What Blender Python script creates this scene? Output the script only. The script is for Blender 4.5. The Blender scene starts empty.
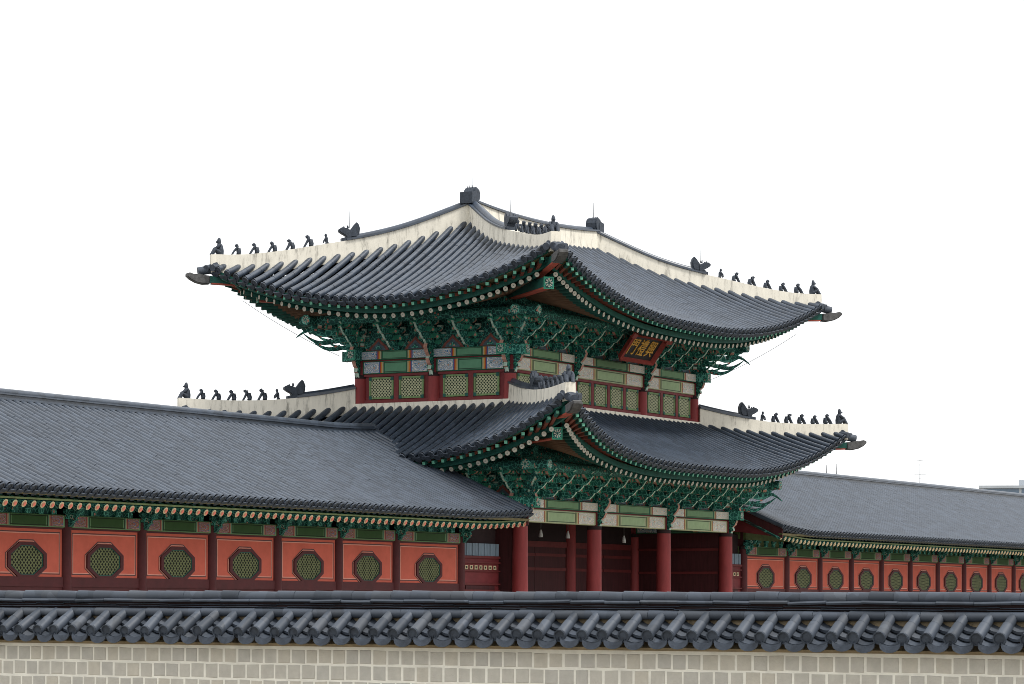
import bpy, math, random
import numpy as np
from mathutils import Vector, Matrix

random.seed(7)
rng = np.random.default_rng(7)
S = bpy.context.scene
R = math.radians

# ------------------------------------------------------------------ camera
# world axes: x runs along the gate's front, y into the gate, z up; origin at the near front column
HE = 2.4
CA = 0.5137
fwd = Vector((math.cos(CA), math.sin(CA), 0))
rgt = Vector((math.sin(CA), -math.cos(CA), 0))
up = Vector((0, 0, 1))
rho = 0.00438
F_PX, W_PX, H_PX = 2946.6, 1024, 684
D0 = 93.98
X0 = (519.906 - 512) / F_PX * D0
eye = -(rgt * X0) - fwd * D0 + Vector((0, 0, HE))
cr = rgt * math.cos(rho) + up * math.sin(rho)
cu = up * math.cos(rho) - rgt * math.sin(rho)
cd = bpy.data.cameras.new("camera")
cam = bpy.data.objects.new("camera", cd)
S.collection.objects.link(cam)
cd.sensor_width = 36
cd.lens = F_PX / W_PX * 36
cd.shift_y = (604.7 - H_PX / 2) / W_PX
cd.clip_start, cd.clip_end = 0.5, 5000
m = Matrix((cr, cu, -fwd)).transposed().to_4x4()
m.translation = eye
cam.matrix_world = m
S.camera = cam

# ------------------------------------------------------------------ world, sun, exposure (pale overcast day)
SUN_EL = 58.0
sun_to = (rgt * 0.93 - fwd * 0.36)           # horizontal direction towards the veiled sun: to the right, a little behind the camera
sun_to.normalize()
w = bpy.data.worlds.new("World")
S.world = w
w.use_nodes = True
nt = w.node_tree
nt.nodes.clear()
sky = nt.nodes.new("ShaderNodeTexSky")
sky.sky_type = 'NISHITA'
sky.sun_disc = False
sky.sun_elevation = R(SUN_EL)
sky.sun_rotation = math.atan2(sun_to.x, sun_to.y)
sky.air_density, sky.dust_density, sky.ozone_density = 1.0, 4.0, 1.0
mixc = nt.nodes.new("ShaderNodeMix")
mixc.data_type = 'RGBA'
mixc.inputs[0].default_value = 0.86
mixc.inputs[7].default_value = (9.9, 10.0, 10.1, 1)    # even cloud cover
bg = nt.nodes.new("ShaderNodeBackground")
bg.inputs[1].default_value = 0.097
out = nt.nodes.new("ShaderNodeOutputWorld")
nt.links.new(sky.outputs[0], mixc.inputs[6])
nt.links.new(mixc.outputs[2], bg.inputs[0])
nt.links.new(bg.outputs[0], out.inputs[0])
sd = bpy.data.lights.new("sun", 'SUN')
sd.energy = 1.9
sd.angle = R(12)
sd.color = (1, 0.97, 0.92)
so = bpy.data.objects.new("sun", sd)
S.collection.objects.link(so)
sdir = Vector((sun_to.x * math.cos(R(SUN_EL)), sun_to.y * math.cos(R(SUN_EL)), math.sin(R(SUN_EL))))
so.rotation_euler = sdir.to_track_quat('Z', 'Y').to_euler()
so.location = (0, 0, 60)
S.view_settings.view_transform = 'Standard'
S.view_settings.look = 'None'
S.view_settings.gamma = 1
S.view_settings.use_curve_mapping = False
S.view_settings.exposure = 0.60
S.render.engine = 'CYCLES'
S.cycles.filter_width = 0.9

# ------------------------------------------------------------------ materials
MATS = {}

def nodes_of(name, rough=0.7, spec=0.3):
    mt = bpy.data.materials.new(name)
    mt.use_nodes = True
    t = mt.node_tree
    b = t.nodes["Principled BSDF"]
    b.inputs["Roughness"].default_value = rough
    b.inputs["Specular IOR Level"].default_value = spec
    return mt, t, b

def ramp(t, stops, interp='LINEAR'):
    r = t.nodes.new("ShaderNodeValToRGB")
    cr_ = r.color_ramp
    cr_.interpolation = interp
    while len(cr_.elements) < len(stops):
        cr_.elements.new(0.5)
    for e, (p, c) in zip(cr_.elements, stops):
        e.position = p
        e.color = (*c, 1)
    return r

def mat(name, col, rough=0.7, var=0.15, scale=3.0, spec=0.3, bump=0.0, fine=None, rnd=0.0, stretch=None):
    """paint / plaster / tile with noise in its colour and a little relief"""
    mt, t, b = nodes_of(name, rough, spec)
    tc = t.nodes.new("ShaderNodeTexCoord")
    n = t.nodes.new("ShaderNodeTexNoise")
    n.inputs["Scale"].default_value = scale
    n.inputs["Detail"].default_value = 6
    n.inputs["Roughness"].default_value = 0.65
    if stretch:
        mp = t.nodes.new("ShaderNodeMapping")
        mp.inputs["Scale"].default_value = stretch
        t.links.new(tc.outputs["Object"], mp.inputs[0])
        t.links.new(mp.outputs[0], n.inputs["Vector"])
    else:
        t.links.new(tc.outputs["Object"], n.inputs["Vector"])
    c = np.array(col)
    lo, hi = np.clip(c * (1 - var), 0, 1), np.clip(c * (1 + var), 0, 1)
    r = ramp(t, [(0.3, tuple(lo)), (0.7, tuple(hi))])
    t.links.new(n.outputs["Fac"], r.inputs[0])
    src = r.outputs[0]
    if rnd:
        oi = t.nodes.new("ShaderNodeObjectInfo")
        hs = t.nodes.new("ShaderNodeHueSaturation")
        mr = t.nodes.new("ShaderNodeMapRange")
        mr.inputs[3].default_value = 1 - rnd
        mr.inputs[4].default_value = 1 + rnd
        t.links.new(oi.outputs["Random"], mr.inputs[0])
        t.links.new(mr.outputs[0], hs.inputs["Value"])
        t.links.new(src, hs.inputs["Color"])
        src = hs.outputs[0]
    t.links.new(src, b.inputs["Base Color"])
    if bump:
        bp = t.nodes.new("ShaderNodeBump")
        bp.inputs["Strength"].default_value = bump
        bp.inputs["Distance"].default_value = 0.02
        n2 = t.nodes.new("ShaderNodeTexNoise")
        n2.inputs["Scale"].default_value = fine or scale * 6
        n2.inputs["Detail"].default_value = 4
        t.links.new(tc.outputs["Object"], n2.inputs["Vector"])
        t.links.new(n2.outputs["Fac"], bp.inputs["Height"])
        t.links.new(bp.outputs[0], b.inputs["Normal"])
    MATS[name] = mt
    return mt

def mth(t, op, a, bb=None, c=None):
    n = t.nodes.new("ShaderNodeMath")
    n.operation = op
    for i, v in enumerate((a, bb, c)):
        if v is None:
            continue
        if isinstance(v, (int, float)):
            n.inputs[i].default_value = v
        else:
            t.links.new(v, n.inputs[i])
    return n.outputs[0]

def tile_mat(name, col, rough, cell, spec=0.7):
    """fired roof tile: every tile a slightly different blue grey, with pale weathering"""
    mt, t, b = nodes_of(name, rough, spec)
    tc = t.nodes.new("ShaderNodeTexCoord")
    vo = t.nodes.new("ShaderNodeTexVoronoi")
    vo.inputs["Scale"].default_value = cell
    t.links.new(tc.outputs["Object"], vo.inputs["Vector"])
    sep = t.nodes.new("ShaderNodeSeparateColor")
    t.links.new(vo.outputs["Color"], sep.inputs[0])
    n = t.nodes.new("ShaderNodeTexNoise")
    n.inputs["Scale"].default_value = 0.9
    n.inputs["Detail"].default_value = 8
    n.inputs["Roughness"].default_value = 0.7
    t.links.new(tc.outputs["Object"], n.inputs["Vector"])
    v = mth(t, 'ADD', mth(t, 'MULTIPLY', sep.outputs[0], 0.42), mth(t, 'MULTIPLY', n.outputs["Fac"], 0.58))
    c = np.array(col)
    r = ramp(t, [(0.2, tuple(c * 0.70)), (0.5, tuple(c * 0.95)), (0.72, tuple(c * 1.22)), (0.92, tuple(c * 1.2 + 0.02))])
    t.links.new(v, r.inputs[0])
    t.links.new(r.outputs[0], b.inputs["Base Color"])
    n2 = t.nodes.new("ShaderNodeTexNoise")
    n2.inputs["Scale"].default_value = 30
    t.links.new(tc.outputs["Object"], n2.inputs["Vector"])
    bp = t.nodes.new("ShaderNodeBump")
    bp.inputs["Strength"].default_value = 0.12
    bp.inputs["Distance"].default_value = 0.005
    t.links.new(n2.outputs["Fac"], bp.inputs["Height"])
    t.links.new(bp.outputs[0], b.inputs["Normal"])
    MATS[name] = mt
    return mt

def plaster_mat(name, col):
    """lime plaster with vertical rain streaks, grey bloom and small dark chips"""
    mt, t, b = nodes_of(name, 0.85, 0.2)
    tc = t.nodes.new("ShaderNodeTexCoord")
    mp = t.nodes.new("ShaderNodeMapping")
    mp.inputs["Scale"].default_value = (3.2, 3.2, 0.7)
    t.links.new(tc.outputs["Object"], mp.inputs[0])
    n = t.nodes.new("ShaderNodeTexNoise")
    n.inputs["Scale"].default_value = 1.6
    n.inputs["Detail"].default_value = 9
    n.inputs["Roughness"].default_value = 0.72
    t.links.new(mp.outputs[0], n.inputs["Vector"])
    c = np.array(col)
    r = ramp(t, [(0.30, tuple(c * 0.30)), (0.39, tuple(c * 0.66)), (0.47, tuple(c * 0.95)), (0.55, tuple(c)), (0.75, tuple(np.minimum(c * 1.12, 0.9)))])
    t.links.new(n.outputs["Fac"], r.inputs[0])
    t.links.new(r.outputs[0], b.inputs["Base Color"])
    MATS[name] = mt
    return mt

def beam_mat(name, centre, line, ends, arcs, lo=0.40):
    """painted beam: a plain panel in the middle, outlined; dense floral ends with coloured arcs"""
    mt, t, b = nodes_of(name, 0.7, 0.25)
    tc = t.nodes.new("ShaderNodeTexCoord")
    sp = t.nodes.new("ShaderNodeSeparateXYZ")
    t.links.new(tc.outputs["Generated"], sp.inputs[0])
    u = mth(t, 'MULTIPLY', mth(t, 'ABSOLUTE', mth(t, 'SUBTRACT', sp.outputs[0], 0.5)), 2.0)
    v = mth(t, 'MULTIPLY', mth(t, 'ABSOLUTE', mth(t, 'SUBTRACT', sp.outputs[2], 0.5)), 2.0)
    oi = t.nodes.new("ShaderNodeTexCoord")
    # floral ends: rings of petals around the middle of each end
    vo = t.nodes.new("ShaderNodeTexVoronoi")
    vo.inputs["Scale"].default_value = 9
    t.links.new(tc.outputs["Object"], vo.inputs["Vector"])
    no = t.nodes.new("ShaderNodeTexNoise")
    no.inputs["Scale"].default_value = 14
    t.links.new(tc.outputs["Object"], no.inputs["Vector"])
    du = mth(t, 'MULTIPLY', mth(t, 'SUBTRACT', u, 0.78), 3.2)
    rad = mth(t, 'SQRT', mth(t, 'ADD', mth(t, 'MULTIPLY', du, du), mth(t, 'MULTIPLY', v, v)))
    ph = mth(t, 'FRACT', mth(t, 'ADD', mth(t, 'MULTIPLY', rad, 2.6), mth(t, 'MULTIPLY', vo.outputs["Distance"], 1.1)))
    er = ramp(t, ends, 'CONSTANT')
    t.links.new(ph, er.inputs[0])
    k = 1.0
    stops = [(0.0, centre), (lo - 0.045, line), (lo - 0.02, tuple(np.array(centre) * 0.25))]
    p = lo
    for a in arcs:
        stops.append((p, a))
        p += 0.035
    stops.append((p, (1, 1, 1)))
    stops.append((0.955, line))
    cr2 = ramp(t, stops, 'CONSTANT')
    t.links.new(u, cr2.inputs[0])
    isend = mth(t, 'MULTIPLY', mth(t, 'GREATER_THAN', u, p), mth(t, 'LESS_THAN', u, 0.955))
    mx = t.nodes.new("ShaderNodeMix"); mx.data_type = 'RGBA'
    t.links.new(isend, mx.inputs[0]); t.links.new(cr2.outputs[0], mx.inputs[6]); t.links.new(er.outputs[0], mx.inputs[7])
    # border lines top and bottom of the middle panel
    edge = mth(t, 'MULTIPLY', mth(t, 'GREATER_THAN', v, 0.66), mth(t, 'LESS_THAN', v, 0.80))
    edge = mth(t, 'MULTIPLY', edge, mth(t, 'LESS_THAN', u, lo - 0.02))
    m2 = t.nodes.new("ShaderNodeMix"); m2.data_type = 'RGBA'
    t.links.new(edge, m2.inputs[0]); t.links.new(mx.outputs[2], m2.inputs[6]); m2.inputs[7].default_value = (*[c_ * 0.25 for c_ in centre], 1)
    rim = mth(t, 'GREATER_THAN', v, 0.86)
    m3 = t.nodes.new("ShaderNodeMix"); m3.data_type = 'RGBA'
    t.links.new(rim, m3.inputs[0]); t.links.new(m2.outputs[2], m3.inputs[6]); m3.inputs[7].default_value = (*line, 1)
    # faded paint
    nz = t.nodes.new("ShaderNodeTexNoise"); nz.inputs["Scale"].default_value = 5; nz.inputs["Detail"].default_value = 6
    t.links.new(tc.outputs["Object"], nz.inputs["Vector"])
    hs = t.nodes.new("ShaderNodeHueSaturation")
    mr = t.nodes.new("ShaderNodeMapRange"); mr.inputs[3].default_value = 0.75; mr.inputs[4].default_value = 1.2
    t.links.new(nz.outputs["Fac"], mr.inputs[0]); t.links.new(mr.outputs[0], hs.inputs["Value"]); t.links.new(m3.outputs[2], hs.inputs["Color"])
    t.links.new(hs.outputs[0], b.inputs["Base Color"])
    MATS[name] = mt
    return mt

def lattice_mat(name, bar, hole, pitch, width=0.42, both=True):
    """window lattice: two sets of slanted bars in front of a dark ground"""
    mt, t, b = nodes_of(name, 0.7, 0.2)
    tc = t.nodes.new("ShaderNodeTexCoord")
    sp = t.nodes.new("ShaderNodeSeparateXYZ")
    t.links.new(tc.outputs["Object"], sp.inputs[0])
    a = mth(t, 'FRACT', mth(t, 'DIVIDE', mth(t, 'ADD', sp.outputs[0], sp.outputs[2]), pitch))
    c = mth(t, 'FRACT', mth(t, 'DIVIDE', mth(t, 'SUBTRACT', sp.outputs[0], sp.outputs[2]), pitch))
    isb = mth(t, 'MAXIMUM', mth(t, 'LESS_THAN', a, width), mth(t, 'LESS_THAN', c, width))
    nz = t.nodes.new("ShaderNodeTexNoise"); nz.inputs["Scale"].default_value = 6
    t.links.new(tc.outputs["Object"], nz.inputs["Vector"])
    r = ramp(t, [(0.3, tuple(np.array(bar) * 0.8)), (0.7, tuple(np.array(bar) * 1.15))])
    t.links.new(nz.outputs["Fac"], r.inputs[0])
    mx = t.nodes.new("ShaderNodeMix"); mx.data_type = 'RGBA'
    t.links.new(isb, mx.inputs[0]); mx.inputs[6].default_value = (*hole, 1); t.links.new(r.outputs[0], mx.inputs[7])
    t.links.new(mx.outputs[2], b.inputs["Base Color"])
    bp = t.nodes.new("ShaderNodeBump"); bp.inputs["Strength"].default_value = 0.6; bp.inputs["Distance"].default_value = 0.02
    t.links.new(isb, bp.inputs["Height"]); t.links.new(bp.outputs[0], b.inputs["Normal"])
    MATS[name] = mt
    return mt

TILE = tile_mat('roof tile', (0.038, 0.052, 0.075), 0.38, 3.2)
TILE_C = tile_mat('corridor tile', (0.044, 0.058, 0.080), 0.38, 3.2)
TILE_W = tile_mat('wall tile', (0.050, 0.062, 0.082), 0.55, 4.5, 0.45)
TILE_W2 = tile_mat('wall tile dark', (0.038, 0.048, 0.064), 0.6, 4.5, 0.4)
TILE_W3 = tile_mat('wall tile worn', (0.066, 0.076, 0.092), 0.62, 4.5, 0.4)
TILE_WE = mat('wall tile end', (0.034, 0.043, 0.058), 0.6, 0.4, 7, bump=0.4)
TILE_E = mat('tile end', (0.052, 0.064, 0.084), 0.6, 0.35, 5, bump=0.3)
FIG = mat('fired clay figure', (0.040, 0.050, 0.066), 0.6, 0.35, 12, bump=0.3)
TOSU = mat('weathered tip tile', (0.085, 0.085, 0.085), 0.8, 0.45, 6, bump=0.4)
CREAM = plaster_mat('lime plaster', (0.75, 0.71, 0.61))
RED = mat('red oxide paint', (0.22, 0.030, 0.031), 0.6, 0.22, 2.2, stretch=(2, 2, 0.5))
RED_W = mat('red oxide panel', (0.15, 0.021, 0.024), 0.65, 0.18, 3)
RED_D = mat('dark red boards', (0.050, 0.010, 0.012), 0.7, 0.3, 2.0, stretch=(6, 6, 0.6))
MAROON_D = mat('deep maroon paint', (0.070, 0.011, 0.013), 0.65, 0.2, 3)
MAROON = mat('maroon paint', (0.12, 0.018, 0.018), 0.65, 0.2, 3)
ORANGE = mat('vermilion plaster', (0.53, 0.115, 0.076), 0.85, 0.10, 2.5, rnd=0.05)
LINE_D = mat('dark panel line', (0.10, 0.05, 0.05), 0.8, 0.1, 3)
LINE_L = mat('pale panel line', (0.66, 0.30, 0.23), 0.8, 0.1, 3)
def scrollwork_mat(name, base, line, accent, scale, lw):
    """dark green timber covered in fine painted scrollwork lines and small coloured spots"""
    mt, t, b = nodes_of(name, 0.65, 0.25)
    tc = t.nodes.new("ShaderNodeTexCoord")
    v1 = t.nodes.new("ShaderNodeTexVoronoi"); v1.feature = 'DISTANCE_TO_EDGE'; v1.inputs["Scale"].default_value = scale
    v2 = t.nodes.new("ShaderNodeTexVoronoi"); v2.inputs["Scale"].default_value = scale
    nz = t.nodes.new("ShaderNodeTexNoise"); nz.inputs["Scale"].default_value = 2.5; nz.inputs["Detail"].default_value = 5
    for q in (v1, v2, nz):
        t.links.new(tc.outputs["Object"], q.inputs["Vector"])
    sep = t.nodes.new("ShaderNodeSeparateColor")
    t.links.new(v2.outputs["Color"], sep.inputs[0])
    c = np.array(base)
    r = ramp(t, [(0.3, tuple(c * 0.6)), (0.7, tuple(c * 1.35))])
    t.links.new(nz.outputs["Fac"], r.inputs[0])
    m1 = t.nodes.new("ShaderNodeMix"); m1.data_type = 'RGBA'
    t.links.new(mth(t, 'LESS_THAN', v1.outputs["Distance"], lw), m1.inputs[0])
    t.links.new(r.outputs[0], m1.inputs[6]); m1.inputs[7].default_value = (*line, 1)
    m2 = t.nodes.new("ShaderNodeMix"); m2.data_type = 'RGBA'
    spot = mth(t, 'MULTIPLY', mth(t, 'GREATER_THAN', sep.outputs[1], 0.84), mth(t, 'LESS_THAN', v2.outputs["Distance"], 0.3))
    t.links.new(spot, m2.inputs[0]); t.links.new(m1.outputs[2], m2.inputs[6]); m2.inputs[7].default_value = (*accent, 1)
    t.links.new(m2.outputs[2], b.inputs["Base Color"])
    MATS[name] = mt
    return mt

GREEN = scrollwork_mat('bracket green', (0.013, 0.110, 0.092), (0.12, 0.42, 0.34), (0.48, 0.20, 0.15), 8.0, 0.055)
GREEN_D = scrollwork_mat('deep green', (0.008, 0.062, 0.055), (0.07, 0.29, 0.23), (0.36, 0.15, 0.11), 8.0, 0.05)
PLAIN_G = mat('plain dark green', (0.010, 0.080, 0.064), 0.65, 0.3, 5)
SQ_G = mat('mint rafter end', (0.10, 0.29, 0.20), 0.7, 0.3, 8)
GREEN_B = mat('bright green', (0.03, 0.22, 0.14), 0.6, 0.3, 5)
FRAME_G = mat('pale green frame', (0.15, 0.23, 0.10), 0.7, 0.25, 4)
GREEN_O = mat('olive green', (0.075, 0.10, 0.035), 0.7, 0.3, 4)
MINT = mat('mint edging', (0.38, 0.50, 0.42), 0.7, 0.35, 9)
PINK = mat('pink edging', (0.42, 0.22, 0.17), 0.7, 0.35, 9)
CORAL = mat('coral red timber', (0.38, 0.075, 0.05), 0.7, 0.25, 4)
FLYM = mat('flying rafter timber', (0.17, 0.050, 0.034), 0.75, 0.3, 4)
RAFT = mat('rafter timber', (0.15, 0.085, 0.052), 0.75, 0.4, 4)
WHITE_D = mat('pale rafter end', (0.42, 0.40, 0.34), 0.75, 0.25, 12)
CREAM_R = mat('cream rafter end', (0.55, 0.45, 0.28), 0.75, 0.2, 8)
PINK_R = mat('rose rafter end', (0.60, 0.17, 0.12), 0.75, 0.2, 8)
SOFFIT = mat('eave boards', (0.13, 0.11, 0.055), 0.8, 0.4, 4)
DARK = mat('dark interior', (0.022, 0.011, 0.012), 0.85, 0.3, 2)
STONE = mat('granite', (0.33, 0.34, 0.29), 0.85, 0.2, 9, bump=0.5, fine=60)
EARTH = mat('earth bedding', (0.24, 0.19, 0.12), 0.95, 0.35, 5, bump=0.5, fine=30)
MORTAR = mat('lime mortar', (0.76, 0.735, 0.65), 0.9, 0.12, 4, bump=0.3, fine=40)
BLUEGREY = mat('blue grey paint', (0.16, 0.21, 0.26), 0.7, 0.25, 6, stretch=(6, 6, 0.4))
LOT_R = mat('lotus red', (0.20, 0.065, 0.05), 0.7, 0.4, 8)
LOT_B = mat('lotus blue', (0.07, 0.105, 0.13), 0.7, 0.5, 9)
FRAME_R = mat('red board frame', (0.27, 0.045, 0.035), 0.6, 0.25, 5)
BLACK = mat('black board', (0.012, 0.012, 0.013), 0.5, 0.3, 6)
GOLD = mat('gold lettering', (0.72, 0.40, 0.07), 0.5, 0.15, 6)
STEEL = mat('grey steel', (0.18, 0.19, 0.20), 0.5, 0.2, 6)
LAMP = mat('white lamp shade', (0.82, 0.83, 0.83), 0.5, 0.1, 6)
CONC = mat('pale concrete', (0.40, 0.43, 0.46), 0.8, 0.15, 0.3)
GLASS = mat('blue grey glazing', (0.10, 0.15, 0.21), 0.2, 0.2, 0.2, spec=0.6)
SAND = mat('courtyard sand', (0.24, 0.22, 0.18), 0.95, 0.15, 0.4, bump=0.3, fine=8)

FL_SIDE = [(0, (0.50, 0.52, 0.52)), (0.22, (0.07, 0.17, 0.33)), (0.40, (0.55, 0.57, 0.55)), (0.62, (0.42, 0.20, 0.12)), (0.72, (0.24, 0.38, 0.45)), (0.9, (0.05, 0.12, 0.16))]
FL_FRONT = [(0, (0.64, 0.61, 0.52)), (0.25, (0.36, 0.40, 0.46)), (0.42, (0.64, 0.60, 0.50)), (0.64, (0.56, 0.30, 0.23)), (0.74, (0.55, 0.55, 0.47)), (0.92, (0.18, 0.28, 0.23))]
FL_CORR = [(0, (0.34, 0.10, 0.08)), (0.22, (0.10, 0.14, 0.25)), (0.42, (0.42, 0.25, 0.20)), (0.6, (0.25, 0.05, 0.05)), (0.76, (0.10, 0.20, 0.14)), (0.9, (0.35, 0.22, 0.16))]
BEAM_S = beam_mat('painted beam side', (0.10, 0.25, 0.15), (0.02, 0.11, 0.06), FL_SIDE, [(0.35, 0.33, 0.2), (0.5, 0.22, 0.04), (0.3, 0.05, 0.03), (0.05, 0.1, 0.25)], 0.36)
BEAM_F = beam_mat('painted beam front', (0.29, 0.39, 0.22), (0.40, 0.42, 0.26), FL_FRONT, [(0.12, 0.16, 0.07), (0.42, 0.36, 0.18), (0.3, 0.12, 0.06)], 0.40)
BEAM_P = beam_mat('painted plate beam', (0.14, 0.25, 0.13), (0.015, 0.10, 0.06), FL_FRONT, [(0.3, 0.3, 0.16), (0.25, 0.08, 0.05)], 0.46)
BEAM_C = beam_mat('painted corridor beam', (0.030, 0.080, 0.022), (0.13, 0.25, 0.12), FL_CORR, [(0.10, 0.22, 0.14), (0.36, 0.22, 0.14), (0.22, 0.05, 0.05)], 0.52)
LATT = lattice_mat('window lattice', (0.42, 0.43, 0.27), (0.02, 0.035, 0.02), 0.112, 0.36)
LATT_O = lattice_mat('octagon lattice', (0.15, 0.165, 0.075), (0.004, 0.007, 0.003), 0.132, 0.36)

# ------------------------------------------------------------------ mesh helper
class G:
    def __init__(s):
        s.v, s.f, s.m, s.sm, s.n = [], [], [], [], 0

    def add(s, verts, faces, mi=0, smooth=False):
        o = s.n
        verts = np.asarray(verts, float).reshape(-1, 3)
        s.v.append(verts)
        s.n += len(verts)
        s.f.extend([[i + o for i in f] for f in faces])
        s.m.extend(mi if isinstance(mi, (list, tuple)) else [mi] * len(faces))
        s.sm.extend([smooth] * len(faces))

    def addq(s, verts, quads, mi=0, smooth=True):
        q = (np.asarray(quads) + s.n).tolist()
        s.v.append(np.asarray(verts, float).reshape(-1, 3))
        s.n += len(s.v[-1])
        s.f.extend(q)
        s.m.extend([mi] * len(q))
        s.sm.extend([smooth] * len(q))

    def box(s, lo, hi, mi=0):
        x0, y0, z0 = lo
        x1, y1, z1 = hi
        s.add([(x0, y0, z0), (x1, y0, z0), (x1, y1, z0), (x0, y1, z0), (x0, y0, z1), (x1, y0, z1), (x1, y1, z1), (x0, y1, z1)],
              [(0, 3, 2, 1), (4, 5, 6, 7), (0, 1, 5, 4), (1, 2, 6, 5), (2, 3, 7, 6), (3, 0, 4, 7)], mi)

    def bar(s, p, q, w, h, mi=0, upv=(0, 0, 1), w2=None, h2=None):
        """box from p to q, w wide and h high (centred)"""
        p, q = np.array(p, float), np.array(q, float)
        d = (q - p) / np.linalg.norm(q - p)
        a = np.cross(d, upv); a /= np.linalg.norm(a)
        b = np.cross(a, d)
        vs = []
        for c, ww, hh in ((p, w, h), (q, w2 or w, h2 or h)):
            for sa, sb in ((-1, -1), (1, -1), (1, 1), (-1, 1)):
                vs.append(c + a * sa * ww / 2 + b * sb * hh / 2)
        s.add(vs, [(0, 3, 2, 1), (4, 5, 6, 7), (0, 1, 5, 4), (1, 2, 6, 5), (2, 3, 7, 6), (3, 0, 4, 7)], mi)

    def prism(s, poly, fn, t0, t1, mi=0, edge=None):
        """poly [(a,b)] extruded from t0 to t1 through fn(a,b,t); edge: material of the rim, or a list per side"""
        n = len(poly)
        vs = [fn(a, b, t0) for a, b in poly] + [fn(a, b, t1) for a, b in poly]
        fs = [list(range(n))[::-1], list(range(n, 2 * n))] + [(i, (i + 1) % n, n + (i + 1) % n, n + i) for i in range(n)]
        if edge is None:
            ms = [mi] * len(fs)
        elif isinstance(edge, (list, tuple)):
            ms = [mi, mi] + list(edge)
        else:
            ms = [mi, mi] + [edge] * n
        s.add(vs, fs, ms)

    def tube(s, path, radii, n=8, mi=0, cap=True, capmi=None, smooth=True):
        path = [np.array(p, float) for p in path]
        rings = []
        for i, p in enumerate(path):
            d = path[min(i + 1, len(path) - 1)] - path[max(i - 1, 0)]
            d /= (np.linalg.norm(d) + 1e-9)
            ref = np.array((0, 0, 1.0)) if abs(d[2]) < 0.9 else np.array((1.0, 0, 0))
            a = np.cross(d, ref); a /= np.linalg.norm(a)
            b = np.cross(a, d)
            r = radii[i] if hasattr(radii, '__len__') else radii
            for k in range(n):
                th = 2 * math.pi * k / n
                rings.append(p + a * math.cos(th) * r + b * math.sin(th) * r)
        fs = []
        for i in range(len(path) - 1):
            for k in range(n):
                k2 = (k + 1) % n
                fs.append((i * n + k, i * n + k2, (i + 1) * n + k2, (i + 1) * n + k))
        s.add(rings, fs, mi, smooth)
        if cap:
            L = (len(path) - 1) * n
            cm = mi if capmi is None else capmi
            s.add(rings[:n], [list(range(n))[::-1]], cm)
            s.add(rings[L:], [list(range(n))], cm)

    def mesh(s, name, mats):
        me = bpy.data.meshes.new(name)
        v = np.concatenate(s.v) if s.v else np.zeros((0, 3))
        me.from_pydata(v.tolist(), [], s.f)
        for mm in mats:
            me.materials.append(mm)
        me.polygons.foreach_set("material_index", s.m)
        me.polygons.foreach_set("use_smooth", s.sm)
        me.update()
        return me

WORLD = {}

def put(name, me, parent=None, mw=None):
    """link a mesh whose coordinates (times mw) are world coordinates, as a child that keeps them"""
    o = bpy.data.objects.new(name, me)
    S.collection.objects.link(o)
    W = mw.copy() if mw is not None else Matrix.Identity(4)
    o.matrix_basis = W
    if parent is not None:
        o.parent = parent
        o.matrix_parent_inverse = WORLD[parent.name].inverted()
    WORLD[o.name] = W
    return o

def thing(name, label, cat, loc=(0, 0, 0), group=None, kind=None):
    o = bpy.data.objects.new(name, None)
    S.collection.objects.link(o)
    o.location = loc
    o.empty_display_size = 0.5
    WORLD[o.name] = Matrix.Translation(loc)
    o['label'] = label
    o['category'] = cat
    o['kind'] = 'thing'
    if group:
        o['group'] = group
    return o

def struct(name, me):
    o = put(name, me)
    o['kind'] = 'structure'
    return o

# ------------------------------------------------------------------ ground
g = G()
g.add([(-4000, -4000, 0), (4000, -4000, 0), (4000, 4000, 0), (-4000, 4000, 0)], [(0, 1, 2, 3)])
struct('ground', g.mesh('ground', [SAND]))

# ------------------------------------------------------------------ roofs
TC = (math.sin(1), 0)

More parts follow.
